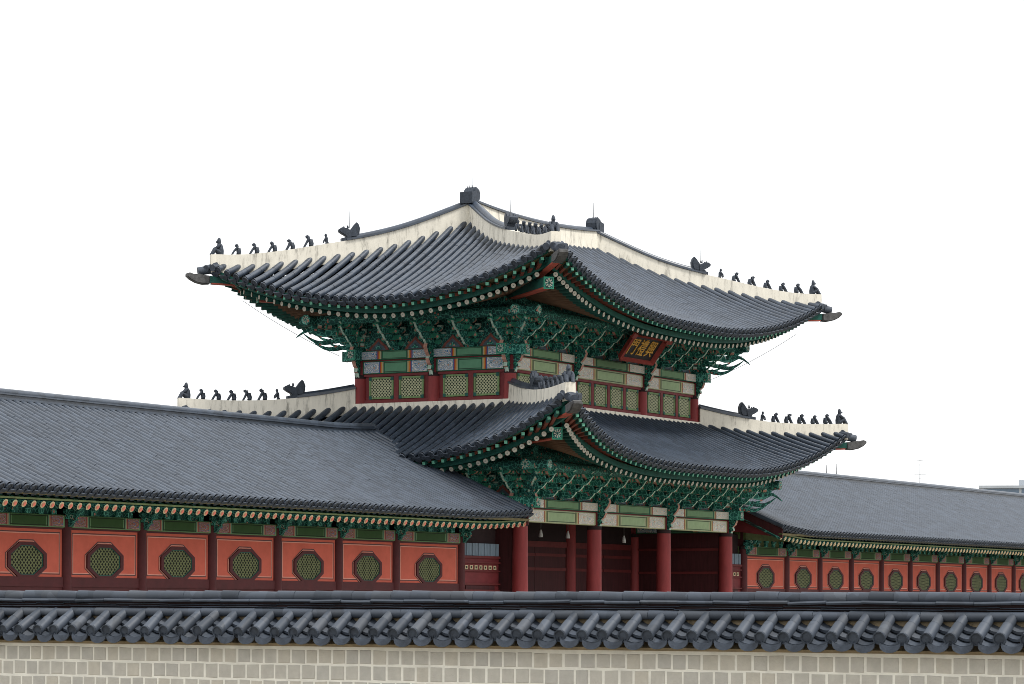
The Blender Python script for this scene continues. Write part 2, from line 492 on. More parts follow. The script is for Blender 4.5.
def tile_row(g, P, lat, r, pitch, seg=0.30, pan=0.2, ends=True, K=6, wob=0.002):
    """one row of half-round cover tiles along P (eave first) and the stepped pan tiles on its right"""
    P = np.asarray(P)
    lat = np.asarray(lat, float)
    d = np.linalg.norm(np.diff(P, axis=0), axis=1)
    L = np.r_[0, np.cumsum(d)]
    if L[-1] < 0.22:
        return
    def at(s):
        return np.stack([np.interp(s, L, P[:, i]) for i in range(3)], -1)
    ns = max(1, int(round(L[-1] / seg)))
    ss = np.linspace(0, L[-1], ns + 1)
    A = at(ss)
    D = np.gradient(A, axis=0) if ns > 0 else P[-1:] - P[:1]
    D /= np.linalg.norm(D, axis=1)[:, None]
    N = np.cross(D, lat)
    N *= np.sign(N[:, 2])[:, None]
    th = np.linspace(-1.0, math.pi + 1.0, K)
    c, s_ = np.cos(th), np.sin(th)
    V, Q = [], []
    jit = rng.normal(0, wob, (ns, 2))
    for i in range(ns):
        for e, rr in ((0, r), (1, r * 0.975)):
            ctr = A[i + e] + N[i + e] * (r * 0.85 + jit[i, 0]) + lat * jit[i, 1] - (D[i + e] * 0.02 if e == 0 and i else 0)
            V.append(ctr + np.outer(c, lat) * rr + np.outer(s_, N[i + e]) * rr)
    V = np.concatenate(V)
    q = []
    for b in range(0, 2 * ns, 2):              # every tile its own shell, overlapping the one below
        for k in range(K - 1):
            q.append((b * K + k, b * K + k + 1, (b + 1) * K + k + 1, (b + 1) * K + k))
    g.addq(V, q, 0, True)
    if pan:
        npn = max(1, int(round(L[-1] / pan)))
        sp = np.linspace(0, L[-1], npn + 1)
        B = at(sp)
        n0 = N[0]
        off = lat * pitch * 0.5
        VV, qq = [], []
        prof = [(-0.5, 0.0), (-0.17, -0.09), (0.17, -0.09), (0.5, 0.0)]
        for i in range(npn):
            for e, lift in ((0, 0.034), (1, 0.0)):
                for (a, h) in prof:
                    VV.append(B[i + e] + off + lat * a * pitch + n0 * (h + lift - 0.03))
        for b in range(2 * npn - 1):
            for k in range(3):
                qq.append((b * 4 + k, b * 4 + k + 1, (b + 1) * 4 + k + 1, (b + 1) * 4 + k))
        g.addq(VV, qq, 0, False)
    if ends:
        # round end disc, tilted out, and the drip plate of the pan tile
        d0 = -D[0]
        n0 = N[0]
        ctr = A[0] + n0 * r * 0.75 + d0 * 0.012
        ax = d0 * 0.94 - n0 * 0.34
        ax /= np.linalg.norm(ax)
        v2 = np.cross(ax, lat)
        v2 *= np.sign(v2[2])
        ctr = ctr - v2 * r * 0.30
        a12 = np.linspace(0, 2 * math.pi, 11)[:-1]
        ring = [ctr + lat * math.cos(a) * r * 1.12 + v2 * math.sin(a) * r * 1.40 for a in a12]
        ring2 = [p + ax * 0.035 for p in ring]
        ring3 = [ctr + ax * 0.035 + lat * math.cos(a) * r * 0.82 + v2 * math.sin(a) * r * 1.06 for a in a12]
        ring4 = [p - ax * 0.014 for p in ring3]
        n = 10
        fs = [(i, (i + 1) % n, n + (i + 1) % n, n + i) for i in range(n)] + [(n + i, n + (i + 1) % n, 2 * n + (i + 1) % n, 2 * n + i) for i in range(n)]
        fs += [(2 * n + i, 2 * n + (i + 1) % n, 3 * n + (i + 1) % n, 3 * n + i) for i in range(n)] + [list(range(3 * n, 4 * n))]
        g.add(ring + ring2 + ring3 + ring4, fs, 1)
        pc = A[0] + lat * pitch * 0.5 + d0 * 0.02
        wd = pitch * 0.5 - r * 0.35
        ax2 = d0 * 0.85 - n0 * 0.5
        ax2 /= np.linalg.norm(ax2)
        v3 = np.cross(ax2, lat)
        v3 *= np.sign(v3[2])
        ths = np.linspace(0, math.pi, 7)
        lowr = [pc + lat * wd * math.cos(a) - v3 * (0.06 + wd * 1.15 * math.sin(a)) for a in ths]
        topr = [pc + lat * wd * math.cos(a) - v3 * (-0.02 + 0.03 * math.sin(a)) for a in ths]
        n = 7
        vs = topr + lowr + [p + ax2 * 0.025 for p in topr] + [p + ax2 * 0.025 for p in lowr]
        fs = []
        for i in range(n - 1):
            fs += [(i, i + 1, n + i + 1, n + i), (2 * n + i, 3 * n + i, 3 * n + i + 1, 2 * n + i + 1), (n + i, n + i + 1, 3 * n + i + 1, 3 * n + i), (i, 2 * n + i, 2 * n + i + 1, i + 1)]
        g.add(vs, fs, 1)

LF, LS = 15.3, 7.52
BS, BC = 5.05, 5.2
TI = 0.907

def lerp(a, b, t):
    return a + (b - a) * t

def smooth_table(pts):
    x, y = np.array(pts).T
    xs = np.linspace(0, 1, 101)
    ys = np.interp(xs, x, y)
    k = np.exp(-0.5 * (np.arange(-12, 13) / 5.0) ** 2)
    k /= k.sum()
    pad = np.r_[2 * ys[0] - ys[12:0:-1], ys, 2 * ys[-1] - ys[-2:-14:-1]]
    ys2 = np.convolve(pad, k, 'valid')
    return lambda u: float(np.interp(u, xs, ys2))

class HipRoof:
    """tiled hip roof: four faces with eaves that sweep out and up towards the corners"""
    def __init__(s, tips, omid, zf, dzf, Lf, ef, zs, dzs, Ls_, es, hip, hubs, zridge, k, ridge_t):
        s.tips, s.omid = tips, omid            # overhang at N, R, F, L corners
        s.zf, s.dzf, s.Lf, s.ef, s.zs, s.dzs, s.Ls, s.es = zf, dzf, Lf, ef, zs, dzs, Ls_, es
        s.hip, s.hubs, s.zridge, s.k, s.rt = hip, hubs, zridge, k, ridge_t
        oN, oR, oF, oL = tips
        # faces: name, map(s,t)->(x,y), sA, oA, sB, oB, (hubA s,t), (hubB s,t), zbase,dz,L,e, lateral
        a, b, t = hubs          # hub x start, x end, y depth (front)  for hips
        ta = t
        s.faces = {
            'front': (lambda u, v: (u, v), -oN, oN, LF + oR, oR, (a, ta), (b, ta), s.zf, s.dzf, s.Lf, s.ef),
            'left': (lambda u, v: (v, u), -oN, oN, LS + oL, oL, (ta, a), (LS - ta, a), s.zs, s.dzs, s.Ls, s.es),
            'back': (lambda u, v: (u, LS - v), -oL, oL, LF + oF, oF, (a, ta), (b, ta), s.zf, s.dzf, s.Lf, s.ef),
            'right': (lambda u, v: (LF - v, u), -oR, oR, LS + oF, oF, (ta, a), (LS - ta, a), s.zs, s.dzs, s.Ls, s.es),
        }

    def te(s, fc, u):
        mp, sA, oA, sB, oB = s.faces[fc][:5]
        bA = max(0, 1 - (u - sA) / 6.0) ** 2
        bB = max(0, 1 - (sB - u) / 6.0) ** 2
        return -(s.omid + (oA - s.omid) * bA + (oB - s.omid) * bB)

    def ze(s, fc, u):
        f = s.faces[fc]
        sA, sB, zb, dz, L, e = f[1], f[3], f[7], f[8], f[9], f[10]
        return zb + dz * max(0, 1 - (u - sA) / L) ** e + dz * max(0, 1 - (sB - u) / L) ** e

    def top(s, fc, u):
        mp, sA, oA, sB, oB, hA, hB = s.faces[fc][:7]
        if u < hA[0]:
            q = (u - sA) / (hA[0] - sA)
            return lerp(-oA, hA[1], q), s.hip(q)
        if u > hB[0]:
            q = (sB - u) / (sB - hB[0])
            return lerp(-oB, hB[1], q), s.hip(q)
        return hA[1], s.zridge(fc, (u - hA[0]) / max(1e-6, hB[0] - hA[0]))

    def surf(s, fc, u, n=10):
        te, ze = s.te(fc, u), s.ze(fc, u)
        tt, zt = s.top(fc, u)
        q = np.linspace(0, 1, n)
        gq = q * (s.k + (1 - s.k) * q)
        mp = s.faces[fc][0]
        return [(*mp(u, te + (tt - te) * a), ze + (zt - ze) * b) for a, b in zip(q, gq)]

    def tiles(s, g, pitch, r):
        for fc in ('front', 'left', 'back', 'right'):
            f = s.faces[fc]
            near = fc in ('front', 'left')
            sA, sB = f[1], f[3]
            n = int((sB - sA) / pitch)
            pt = (sB - sA) / n
            mp = f[0]
            l0 = np.array((*mp(1, 0), 0.0)) - np.array((*mp(0, 0), 0.0))
            for i in range(n):
                u = sA + (i + 0.5) * pt
                tt, _ = s.top(fc, u)
                if tt - s.te(fc, u) < 0.1:
                    continue
                P = s.surf(fc, u, 14)
                tile_row(g, P, l0, r, pt, seg=0.32 if near else 0.9, pan=0.2 if near else 0.8, K=9 if near else 5)

    def soffit(s, g, inner, dz_in, zin):
        """boards under the tiles, from the eave edge to the wall line"""
        for fc in s.faces:
            f = s.faces[fc]
            mp, sA, sB = f[0], f[1], f[3]
            LL = LF if fc in ('front', 'back') else LS
            us = np.linspace(sA + 0.02, sB - 0.02, 60)
            rows = []
            for u in us:
                te, ze = s.te(fc, u), s.ze(fc, u)
                ui = min(max(u, inner), LL - inner)
                pts = [(u, te + 0.10, ze - 0.0), (u, te + 0.16, ze - 0.09), (lerp(u, ui, 0.28), lerp(te, inner, 0.28), ze - 0.22 + s.drop(ze, zin) * 0.28), (ui, inner, zin + 0.12)]
                rows.append([(*mp(a, b), z) for a, b, z in pts])
            V = np.array(rows).reshape(-1, 3)
            m_ = len(rows[0])
            q = []
            for i in range(len(us) - 1):
                for k in range(m_ - 1):
                    q.append((i * m_ + k, (i + 1) * m_ + k, (i + 1) * m_ + k + 1, i * m_ + k + 1))
            g.addq(V, q, 0, True)

    def drop(s, ze, zin):
        return zin - (ze - 0.4)

    def rafters(s, fc, pitch, inner, zin):
        """lower (round) and upper (square) rafter lines: lists of (outer point, inner point)"""
        f = s.faces[fc]
        mp, sA, oA, sB, oB = f[:5]
        LL = LF if fc in ('front', 'back') else LS
        n = int((sB - sA) / pitch)
        pt = (sB - sA) / n
        rd, fl = [], []
        for i in range(n):
            u = sA + (i + 0.5) * pt
            dA, dB = u - sA, sB - u
            dd = min(dA, dB)
            te, ze = s.te(fc, u), s.ze(fc, u)
            ui = min(max(u, inner + 0.15), LL - inner - 0.15)
            t_in = inner
            # upper rafters
            def pt3(fr, z):
                return np.array((*mp(lerp(u, ui, fr), lerp(te, t_in, fr)), z + s.ze(fc, lerp(u, ui, min(fr, 0.4))) - ze if fr < 0.9 else z))
            tot = inner - te
            fo, fi = 0.10 / tot, 0.95 / tot
            if dd > 0.22:
                fl.append((pt3(fo, ze - 0.195), pt3(fi, ze - 0.21 + (zin - ze + 0.45) * fi * 0.85 + 0.02)))
            fr = 0.64 / tot
            if dd > 0.30:
                zo = ze - 0.425
                rd.append((pt3(fr, zo), pt3(1.0, zin)))
        return rd, fl

    def edge_path(s, fc, off, dz, inner, n=50):
        """points along the eave, off metres in from the edge"""
        f = s.faces[fc]
        mp, sA, sB = f[0], f[1], f[3]
        LL = LF if fc in ('front', 'back') else LS
        out_ = []
        for u in np.linspace(sA + 0.04 + off * 0.75, sB - 0.04 - off * 0.75, n):
            te, ze = s.te(fc, u), s.ze(fc, u)
            out_.append(np.array((*mp(u, te + off), ze + dz)))
        return out_

def strip(g, pts, w, h, mi=0):
    """rectangular band swept along pts (centre line)"""
    pts = [np.array(p, float) for p in pts]
    V, Q = [], []
    for i, p in enumerate(pts):
        d = pts[min(i + 1, len(pts) - 1)] - pts[max(i - 1, 0)]
        a = np.array((d[1], -d[0], 0.0)); a /= np.linalg.norm(a)
        for sa, sb in ((-1, -1), (1, -1), (1, 1), (-1, 1)):
            V.append(p + a * sa * w / 2 + np.array((0, 0, sb * h / 2)))
    for i in range(len(pts) - 1):
        for k in range(4):
            k2 = (k + 1) % 4
            Q.append((i * 4 + k, (i + 1) * 4 + k, (i + 1) * 4 + k2, i * 4 + k2))
    n = len(pts) - 1
    Q += [(0, 1, 2, 3), (n * 4 + 3, n * 4 + 2, n * 4 + 1, n * 4)]
    g.add(V, Q, mi)

def ridge_body(pts, h, width, sink=0.2, cap_from=None, cap_r=0.11):
    """plastered ridge: body G and dark tile capping G; pts on the tile surface, h heights"""
    body, cap = G(), G()
    V, Q = [], []
    pts = [np.array(p, float) for p in pts]
    n = len(pts)
    for i, p in enumerate(pts):
        d = pts[min(i + 1, n - 1)] - pts[max(i - 1, 0)]
        a = np.array((d[1], -d[0], 0.0)); a /= np.linalg.norm(a)
        w_ = width / 2
        for sa, z, wf in ((-1, -sink, 1.06), (-1, h[i], 0.9), (1, h[i], 0.9), (1, -sink, 1.06)):
            V.append(p + a * sa * w_ * wf + np.array((0, 0, z)))
    for i in range(n - 1):
        for k in range(3):
            Q.append((i * 4 + k, i * 4 + k + 1, (i + 1) * 4 + k + 1, (i + 1) * 4 + k))
    Q += [(0, 3, 2, 1), ((n - 1) * 4, (n - 1) * 4 + 1, (n - 1) * 4 + 2, (n - 1) * 4 + 3)]
    body.add(V, Q, 0)
    i0 = 0 if cap_from is None else cap_from
    cp = [p + np.array((0, 0, h[i] + 0.035)) for i, p in enumerate(pts)][i0:]
    if len(cp) > 1:
        strip(cap, cp, width * 1.18, 0.06, 0)
        cap.tube([p + np.array((0, 0, 0.03)) for p in cp], cap_r, 8, 0)
    return body, cap

# ------------------------------------------------------------------ gate building
gate = thing('palace_gate', 'two-storey palace gate with tiled hip roofs, red columns and green painted brackets', 'gate', (LF / 2, LS / 2, 0))

# stone platform
g = G()
g.box((-2.2, -2.2, 0.002), (LF + 2.2, LS + 2.2, 0.9))
g.box((-2.0, -2.0, 0.9), (LF + 2.0, LS + 2.0, 1.0))
put('platform', g.mesh('platform', [STONE]), gate)

UP_HIP = smooth_table([(0, 13.42), (.15, 13.42), (.3, 13.60), (.47, 13.86), (.6, 14.04), (.74, 14.34), (.89, 14.82), (1, 15.2)])
LO_HIP = smooth_table([(0, 8.74), (.3, 8.66), (.55, 8.66), (.8, 8.76), (1, 8.9)])
upper = HipRoof((2.9, 2.70, 2.80, 2.80), 2.65, 11.75, 1.72, 10, 2.3, 12.0, 1.48, 7.5, 2.2, UP_HIP, (3.3, 12.0, 3.76),
                lambda fc, q: 15.2 - (0.16 * 4 * q * (1 - q) if fc in ('front', 'back') else 0), 0.74, 3.76)
lower = HipRoof((4.0, 3.40, 3.45, 3.50), 3.15, 6.93, 1.82, 10, 2.4, 6.96, 1.79, 7.0, 2.2, LO_HIP, (0.8, LF - 0.8, 0.72),
                lambda fc, q: 8.86 - 0.04 * 4 * q * (1 - q), 0.80, 0.72)
# the side faces of the lower roof meet the wall along a line, those of the upper roof in a point
UPZ_IN, LOZ_IN = 12.45, 7.72

g = G(); upper.tiles(g, 0.345, 0.098)
put('upper_roof_tiles', g.mesh('upper_roof_tiles', [TILE, TILE_E]), gate)
g = G(); lower.tiles(g, 0.345, 0.098)
put('lower_roof_tiles', g.mesh('lower_roof_tiles', [TILE, TILE_E]), gate)
for rf, nm, inner, zin in ((upper, 'upper_eave_boards', TI, UPZ_IN), (lower, 'lower_eave_boards', 0.0, LOZ_IN)):
    g = G(); rf.soffit(g, inner, 0, zin)
    put(nm, g.mesh(nm, [SOFFIT]), gate)
    g = G()
    for fc in rf.faces:
        strip(g, rf.edge_path(fc, 0.12, -0.055, inner), 0.10, 0.07, 0)          # fascia under the tile ends
        strip(g, rf.edge_path(fc, 0.62, -0.245, inner), 0.10, 0.17, 0)         # green strip over the round rafters
    nm2 = nm.replace('boards', 'fascia')
    put(nm2, g.mesh(nm2, [PLAIN_G]), gate)

# rafters: unit meshes stretched along each line
g = G(); g.tube([(0, 0, 0), (1, 0, 0)], 0.080, 10, 0, True, 0)
ring = [(-0.004, 0.078 * math.cos(a), 0.078 * math.sin(a)) for a in np.linspace(0, 2 * math.pi, 13)[:-1]]
ring_i = [(-0.008, 0.012 * math.cos(a), 0.012 * math.sin(a)) for a in np.linspace(0, 2 * math.pi, 7)[:-1]]
g.add(ring, [list(range(12))[::-1]], 1)
g.add(ring_i, [list(range(6))[::-1]], 2)
# dark green band near the outer end
g.tube([(0.0, 0, 0), (0.16, 0, 0)], 0.082, 10, 2, False)
RAFT_ME = g.mesh('rafter', [RAFT, WHITE_D, PLAIN_G])
g = G()
g.bar((0, 0, 0), (1, 0, 0), 0.10, 0.10, 0)
g.bar((0.0, 0, 0), (0.22, 0, 0), 0.104, 0.104, 2)
g.add([(-0.004, -0.048, -0.048), (-0.004, 0.048, -0.048), (-0.004, 0.048, 0.048), (-0.004, -0.048, 0.048)], [(0, 3, 2, 1)], 1)
FLY_ME = g.mesh('flying_rafter', [FLYM, SQ_G, PLAIN_G])

def line_matrix(o_, i_, scale=1.0):
    d = Vector(i_) - Vector(o_)
    L = d.length
    q = d.to_track_quat('X', 'Z')
    return Matrix.Translation(Vector(o_)) @ q.to_matrix().to_4x4() @ Matrix.Diagonal((L, scale, scale, 1))

def place_lines(lines, me, name, mass_name, parent, cap_n=100):
    lines = sorted(lines, key=lambda l: (Vector(l[0]) - eye).length)
    for o_, i_ in lines[:cap_n]:
        put(name, me, parent, line_matrix(o_, i_))
    rest = lines[cap_n:]
    if rest:
        gg = G()
        src = np.array([v.co[:] for v in me.vertices])
        pol = [list(p.vertices) for p in me.polygons]
        mi = [p.material_index for p in me.polygons]
        for o_, i_ in rest:
            M = np.array(line_matrix(o_, i_))
            vs = src @ M[:3, :3].T + M[:3, 3]
            gg.add(vs, pol, mi)
        ob = put(mass_name, gg.mesh(mass_name, list(me.materials)), parent)
        ob['kind'] = 'stuff'

rd_all, fl_all = [], []
for rf, inner, zin in ((upper, TI, UPZ_IN), (lower, 0.0, LOZ_IN)):
    for fc in rf.faces:
        rd, fl = rf.rafters(fc, 0.345, inner, zin)
        if fc in ('back', 'right'):
            rd, fl = rd[:14], fl[:16]
        rd_all += rd
        fl_all += fl
place_lines(rd_all, RAFT_ME, 'rafter', 'far_rafters', gate)
place_lines(fl_all, FLY_ME, 'flying_rafter', 'far_flying_rafters', gate)

# ---- ridges
def hip_points(rf, corner, hx, hy, n=40):
    oN, oR, oF, oL = rf.tips
    tip = {'N': (-oN, -oN), 'R': (LF + oR, -oR), 'F': (LF + oF, LS + oF), 'L': (-oL, LS + oL)}[corner]
    a, b, t = rf.hubs
    hub = {'N': (a, t), 'R': (b, t), 'F': (b, LS - t), 'L': (a, LS - t)}[corner]
    pts = []
    for i in range(n):
        u = lerp(0.02, 1.0, i / (n - 1))
        pts.append(np.array((lerp(tip[0], hub[0], u), lerp(tip[1], hub[1], u), rf.hip(u))))
    return pts

def hip_heights(rf, n=40):
    if rf is upper:
        return [lerp(0.42, 0.64, (i / (n - 1)) ** 1.5) for i in range(n)]
    return [lerp(0.38, 0.64, (i / (n - 1)) ** 2.0) for i in range(n)]

HIPS = {}
for rf, nm in ((upper, 'upper'), (lower, 'lower')):
    for c in 'NRFL':
        pts = hip_points(rf, c, 0, 0)
        hs = hip_heights(rf)
        HIPS[nm + c] = (pts, hs)
        body, cap = ridge_body(pts, hs, 0.34, cap_from=20 if rf is upper else 26)
        put('hip_ridge', body.mesh('hip_ridge', [CREAM]), gate)
        put('ridge_cap', cap.mesh('ridge_cap', [TILE]), gate)
pts, hs = [], []
for i in range(30):
    q = i / 29
    pts.append(np.array((lerp(3.25, 12.05, q), 3.76, 15.2 - 0.16 * 4 * q * (1 - q))))
    hs.append(0.66 - 0.04 * 4 * q * (1 - q))
body, cap = ridge_body(pts, hs, 0.42)
put('main_ridge', body.mesh('main_ridge', [CREAM]), gate)
put('ridge_cap', cap.mesh('ridge_cap', [TILE]), gate)

# plaster band where the lower roof meets the upper wall
def ring_boxes(g, x0, y0, x1, y1, z0, z1, t, mi=0):
    g.box((x0, y0, z0), (x1, y0 + t, z1), mi)
    g.box((x0, y1 - t, z0), (x1, y1, z1), mi)
    g.box((x0, y0 + t, z0), (x0 + t, y1 - t, z1), mi)
    g.box((x1 - t, y0 + t, z0), (x1, y1 - t, z1), mi)
g = G()
ring_boxes(g, 0.62, 0.62, LF - 0.62, LS - 0.62, 8.45, 9.04, 0.27)
put('plaster_band', g.mesh('plaster_band', [CREAM]), gate)

# ---- hip rafters with tip tiles and painted end plates
def flower_plate(g, fn, w, h, mi_bg=0, mi_w=1, mi_rim=2):
    """framed plate with an eight-petal flower; fn(a,b,t): a across, b up, t outwards"""
    g.prism([(-w, -h), (w, -h), (w, h), (-w, h)], fn, 0, 0.02, mi_rim)
    g.prism([(-w * .78, -h * .78), (w * .78, -h * .78), (w * .78, h * .78), (-w * .78, h * .78)], fn, 0.02, 0.03, mi_bg)
    for k in range(8):
        th = k * math.pi / 4
        c, s_ = math.cos(th), math.sin(th)
        r0, r1, ww = 0.22, 0.70, 0.13
        poly = [((c * r0 - s_ * 0.04) * w, (s_ * r0 + c * 0.04) * h), ((c * r0 + s_ * 0.04) * w, (s_ * r0 - c * 0.04) * h),
                ((c * r1 + s_ * ww) * w, (s_ * r1 - c * ww) * h), ((c * r1 - s_ * ww) * w, (s_ * r1 + c * ww) * h)]
        g.prism(poly, fn, 0.03, 0.036, mi_w)

DIAG = {'N': (-1, -1), 'R': (1, -1), 'F': (1, 1), 'L': (-1, 1)}
CORN = {'N': (0, 0), 'R': (LF, 0), 'F': (LF, LS), 'L': (0, LS)}
for rf, nm, inner, zwall in ((upper, 'upper', TI, 12.45), (lower, 'lower', 0.0, 7.72)):
    for c in 'NRFL':
        o_ = {'N': rf.tips[0], 'R': rf.tips[1], 'F': rf.tips[2], 'L': rf.tips[3]}[c]
        dx, dy = DIAG[c]
        cx, cy = CORN[c]
        ztip = 13.42 if rf is upper else 8.72
        P = lambda off, z: np.array((cx + dx * off, cy + dy * off, z))
        g = G()
        op = (o_ - 0.70 if rf is upper else o_ - 1.10) if c == 'N' else o_ - 1.25
        zp = ztip - (1.08 if c == 'N' else 0.92)
        g.bar(P(-inner, zwall - 0.02), P(op, zp + 0.03), 0.30, 0.30, 4)
        g.bar(P(-inner, zwall - 0.19), P(op - 0.004, zp - 0.14), 0.28, 0.04, 0)
        g.bar(P(op - 0.9, zp + 0.42), P(o_ - 0.1, ztip - 0.40), 0.24, 0.22, 4)
        g.bar(P(op - 0.9, zp + 0.285), P(o_ - 0.14, ztip - 0.535), 0.23, 0.04, 0)
        d = np.array((dx, dy, 0)) / math.sqrt(2)
        a = np.array((-d[1], d[0], 0))
        cpl = P(op, zp)
        flower_plate(g, lambda u, v, t: cpl + a * u + np.array((0, 0, v)) + d * (t + 0.01), 0.165, 0.19, 3, 2, 1)
        put('hip_rafter', g.mesh('hip_rafter', [CORAL, GREEN_B, WHITE_D, GREEN_D, PLAIN_G]), gate)
        # tip tile: a blunt grotesque head turned up at the end
        g = G()
        prof = [(-0.22, -0.20), (0.0, -0.22), (0.24, -0.15), (0.44, -0.02), (0.56, 0.12), (0.55, 0.22), (0.44, 0.26), (0.30, 0.20), (0.10, 0.22), (-0.04, 0.17), (-0.22, 0.15)]
        ct = P(o_ + 0.06, ztip - 0.40)
        s2 = math.sqrt(2)
        for w0, grow in ((0.13, 1.0),):
            g.prism(prof, lambda u, v, t: ct + d * u * 0.98 + np.array((0, 0, v * 0.78)) + a * t, -w0, w0, 0)
        g.prism([(p[0] * 0.9, p[1] * 0.8) for p in prof], lambda u, v, t: ct + d * u * 0.98 + np.array((0, 0, v * 0.78)) + a * t, -w0 - 0.04, w0 + 0.04, 0)
        put('tip_tile', g.mesh('tip_tile', [TOSU]), gate)
        # the two last cover tiles on the corner itself
        g = G()
        for k, (off, zz) in enumerate(((0.10, 0.02),)):
            p0, p1 = P(o_ - off - 0.35, ztip + zz - 0.04), P(o_ - off + 0.27, ztip + zz - 0.17)
            g.tube([p0, lerp(p0, p1, 0.5) + np.array((0, 0, 0.02)), p1], [0.12, 0.14, 0.14], 12, 0)
        for e, tt_ in (((dx, 0.0), (0.0, dy)), ((0.0, dy), (dx, 0.0))):
            e, tt_ = np.array((*e, 0.0)), np.array((*tt_, 0.0))
            for back, lift_ in ((0.10, 0.0), (0.36, 0.01)):
                q_ = P(o_, ztip) - tt_ * back
                g.tube([q_ - e * 0.42 + np.array((0, 0, 0.06 + lift_)), q_ + e * 0.10 + np.array((0, 0, -0.06 + lift_))], [0.10, 0.115], 12, 0)
        put('corner_cover_tile', g.mesh('corner_cover_tile', [TILE_E]), gate)

# ---- storeys: columns, painted beams, brackets
def column(x, y, z0, z1, r, parent, mt=RED, name='column'):
    g = G()
    g.tube([(x, y, z0), (x, y, z0 + (z1 - z0) * 0.35), (x, y, z1)], [r, r * 1.01, r * 0.93], 20, 0)
    g.tube([(x, y, z1 - 0.12), (x, y, z1 - 0.001)], [r * 0.96, r * 0.96], 20, 1, False)
    return put(name, g.mesh(name, [mt, DARK]), parent)

def beam_x(name, x0, x1, y0, y1, z0, z1, mt, parent, axis='x'):
    """beam whose own x axis runs along it, so its painting follows its length"""
    L = x1 - x0
    g = G()
    w = y1 - y0
    h = z1 - z0
    b = 0.02
    poly = [(-w / 2 + b, -h / 2), (w / 2 - b, -h / 2), (w / 2, -h / 2 + b), (w / 2, h / 2 - b), (w / 2 - b, h / 2), (-w / 2 + b, h / 2), (-w / 2, h / 2 - b), (-w / 2, -h / 2 + b)]
    g.prism(poly, lambda a, bb, t: (t, a, bb), -L / 2, L / 2, 0)
    c = Vector(((x0 + x1) / 2, (y0 + y1) / 2, (z0 + z1) / 2))
    if axis == 'x':
        M = Matrix.Translation(c)
    else:
        M = Matrix.Translation(Vector((c.y, c.x, c.z))) @ Matrix.Rotation(R(-90), 4, 'Z')
    return put(name, g.mesh(name, [mt]), parent, M)

# bracket cluster, built once: x along the wall, -y outwards, z up
LV = 0.205
def cluster_mesh(name, corner=False, tusk=1.0):
    g = G()
    GR, MI, PK, DK, BR = 0, 1, 2, 3, 4
    # bearing block
    for z0, z1, w0, w1 in ((0.0, 0.07, 0.13, 0.18), (0.07, 0.15, 0.18, 0.18)):
        v = [(-w0, -w0, z0), (w0, -w0, z0), (w0, w0, z0), (-w0, w0, z0), (-w1, -w1, z1), (w1, -w1, z1), (w1, w1, z1), (-w1, w1, z1)]
        g.add(v, [(0, 3, 2, 1), (4, 5, 6, 7), (0, 1, 5, 4), (1, 2, 6, 5), (2, 3, 7, 6), (3, 0, 4, 7)], DK)
    for k in range(4):
        z = 0.10 + LV * k
        o = 0.30 + 0.27 * k
        if k < 3:
            t = tusk
            poly = [(-0.25, z), (o - 0.08, z), (o + 0.06, z - 0.05), (o + 0.20 * t, z - 0.03), (o + 0.34 * t, z + 0.10), (o + 0.42 * t, z + 0.22),
                    (o + 0.30 * t, z + 0.13), (o + 0.18 * t, z + 0.08), (o + 0.08, z + 0.10), (o + 0.05, z + 0.19), (-0.25, z + 0.19)]
            ed = [PK, MI, MI, MI, MI, MI, GR, GR, GR, GR, GR]
        else:
            poly = [(-0.25, z), (o - 0.30, z), (o - 0.10, z + 0.03), (o + 0.10, z - 0.02), (o + 0.20, z + 0.05), (o + 0.12, z + 0.13), (o + 0.22, z + 0.20),
                    (o + 0.10, z + 0.27), (o - 0.1, z + 0.26), (-0.25, z + 0.26)]
            ed = [PK, PK, MI, MI, BR, MI, BR, GR, GR, GR]
        g.prism(poly, lambda a, b, t_: (t_, -a, b), -0.042, 0.042, GR, ed)
    # arms along the wall, stepping out
    for j, y in enumerate((0.0, -0.27, -0.54, -0.81, -1.06)):
        for n_, L in ((0, 0.56), (1, 0.92)):
            k = j + n_ - (1 if j == 4 else 0)
            if k > 3 or (j == 4 and n_ == 1):
                continue
            z = 0.12 + LV * k
            h = L / 2
            poly = [(-h, z + 0.15), (-h, z + 0.08), (-h + 0.05, z + 0.025), (-h + 0.13, z), (h - 0.13, z), (h - 0.05, z + 0.025), (h, z + 0.08), (h, z + 0.15)]
            ed = [MI, PK, PK, DK, PK, PK, MI, GR]
            g.prism(poly, lambda a, b, t_, y=y: (a, y + t_, b), -0.05, 0.05, GR if n_ else BR, ed)
            for sx in (-1, 0, 1):
                bx = sx * (h - 0.08)
                bw = 0.075
                zb = z + 0.15
                g.box((bx - bw, y - bw, zb), (bx + bw, y + bw, zb + 0.055), MI if (sx and n_) else DK)
    # scroll discs on the outer faces of the arms
    for (y, zz, r) in ((-0.34, 0.36, 0.06), (-0.62, 0.57, 0.06), (-0.9, 0.78, 0.06)):
        for sx in (-0.33, 0.33):
            g.tube([(sx, y, zz), (sx, y - 0.03, zz)], [r * 1.35, r * 1.25], 10, BR)
            g.tube([(sx, y - 0.03, zz), (sx, y - 0.045, zz)], [r * 0.8, r * 0.7], 8, PK)
    if corner:
        for (o, z, L, dirn) in ((0.50, 0.14, 0.72, 1), (0.72, 0.34, 0.70, 1), (0.95, 0.62, 0.66, -1)):
            pth = []
            for i in range(8):
                q = i / 7
                pth.append((0, -(o + L * q), z + dirn * (0.20 * q * q - 0.11 * math.sin(q * math.pi))))
            g.tube(pth, [lerp(0.095, 0.014, (i / 7) ** 1.2) for i in range(8)], 7, DK)
    return g.mesh(name, [GREEN, MINT, PINK, GREEN_D, GREEN_B])

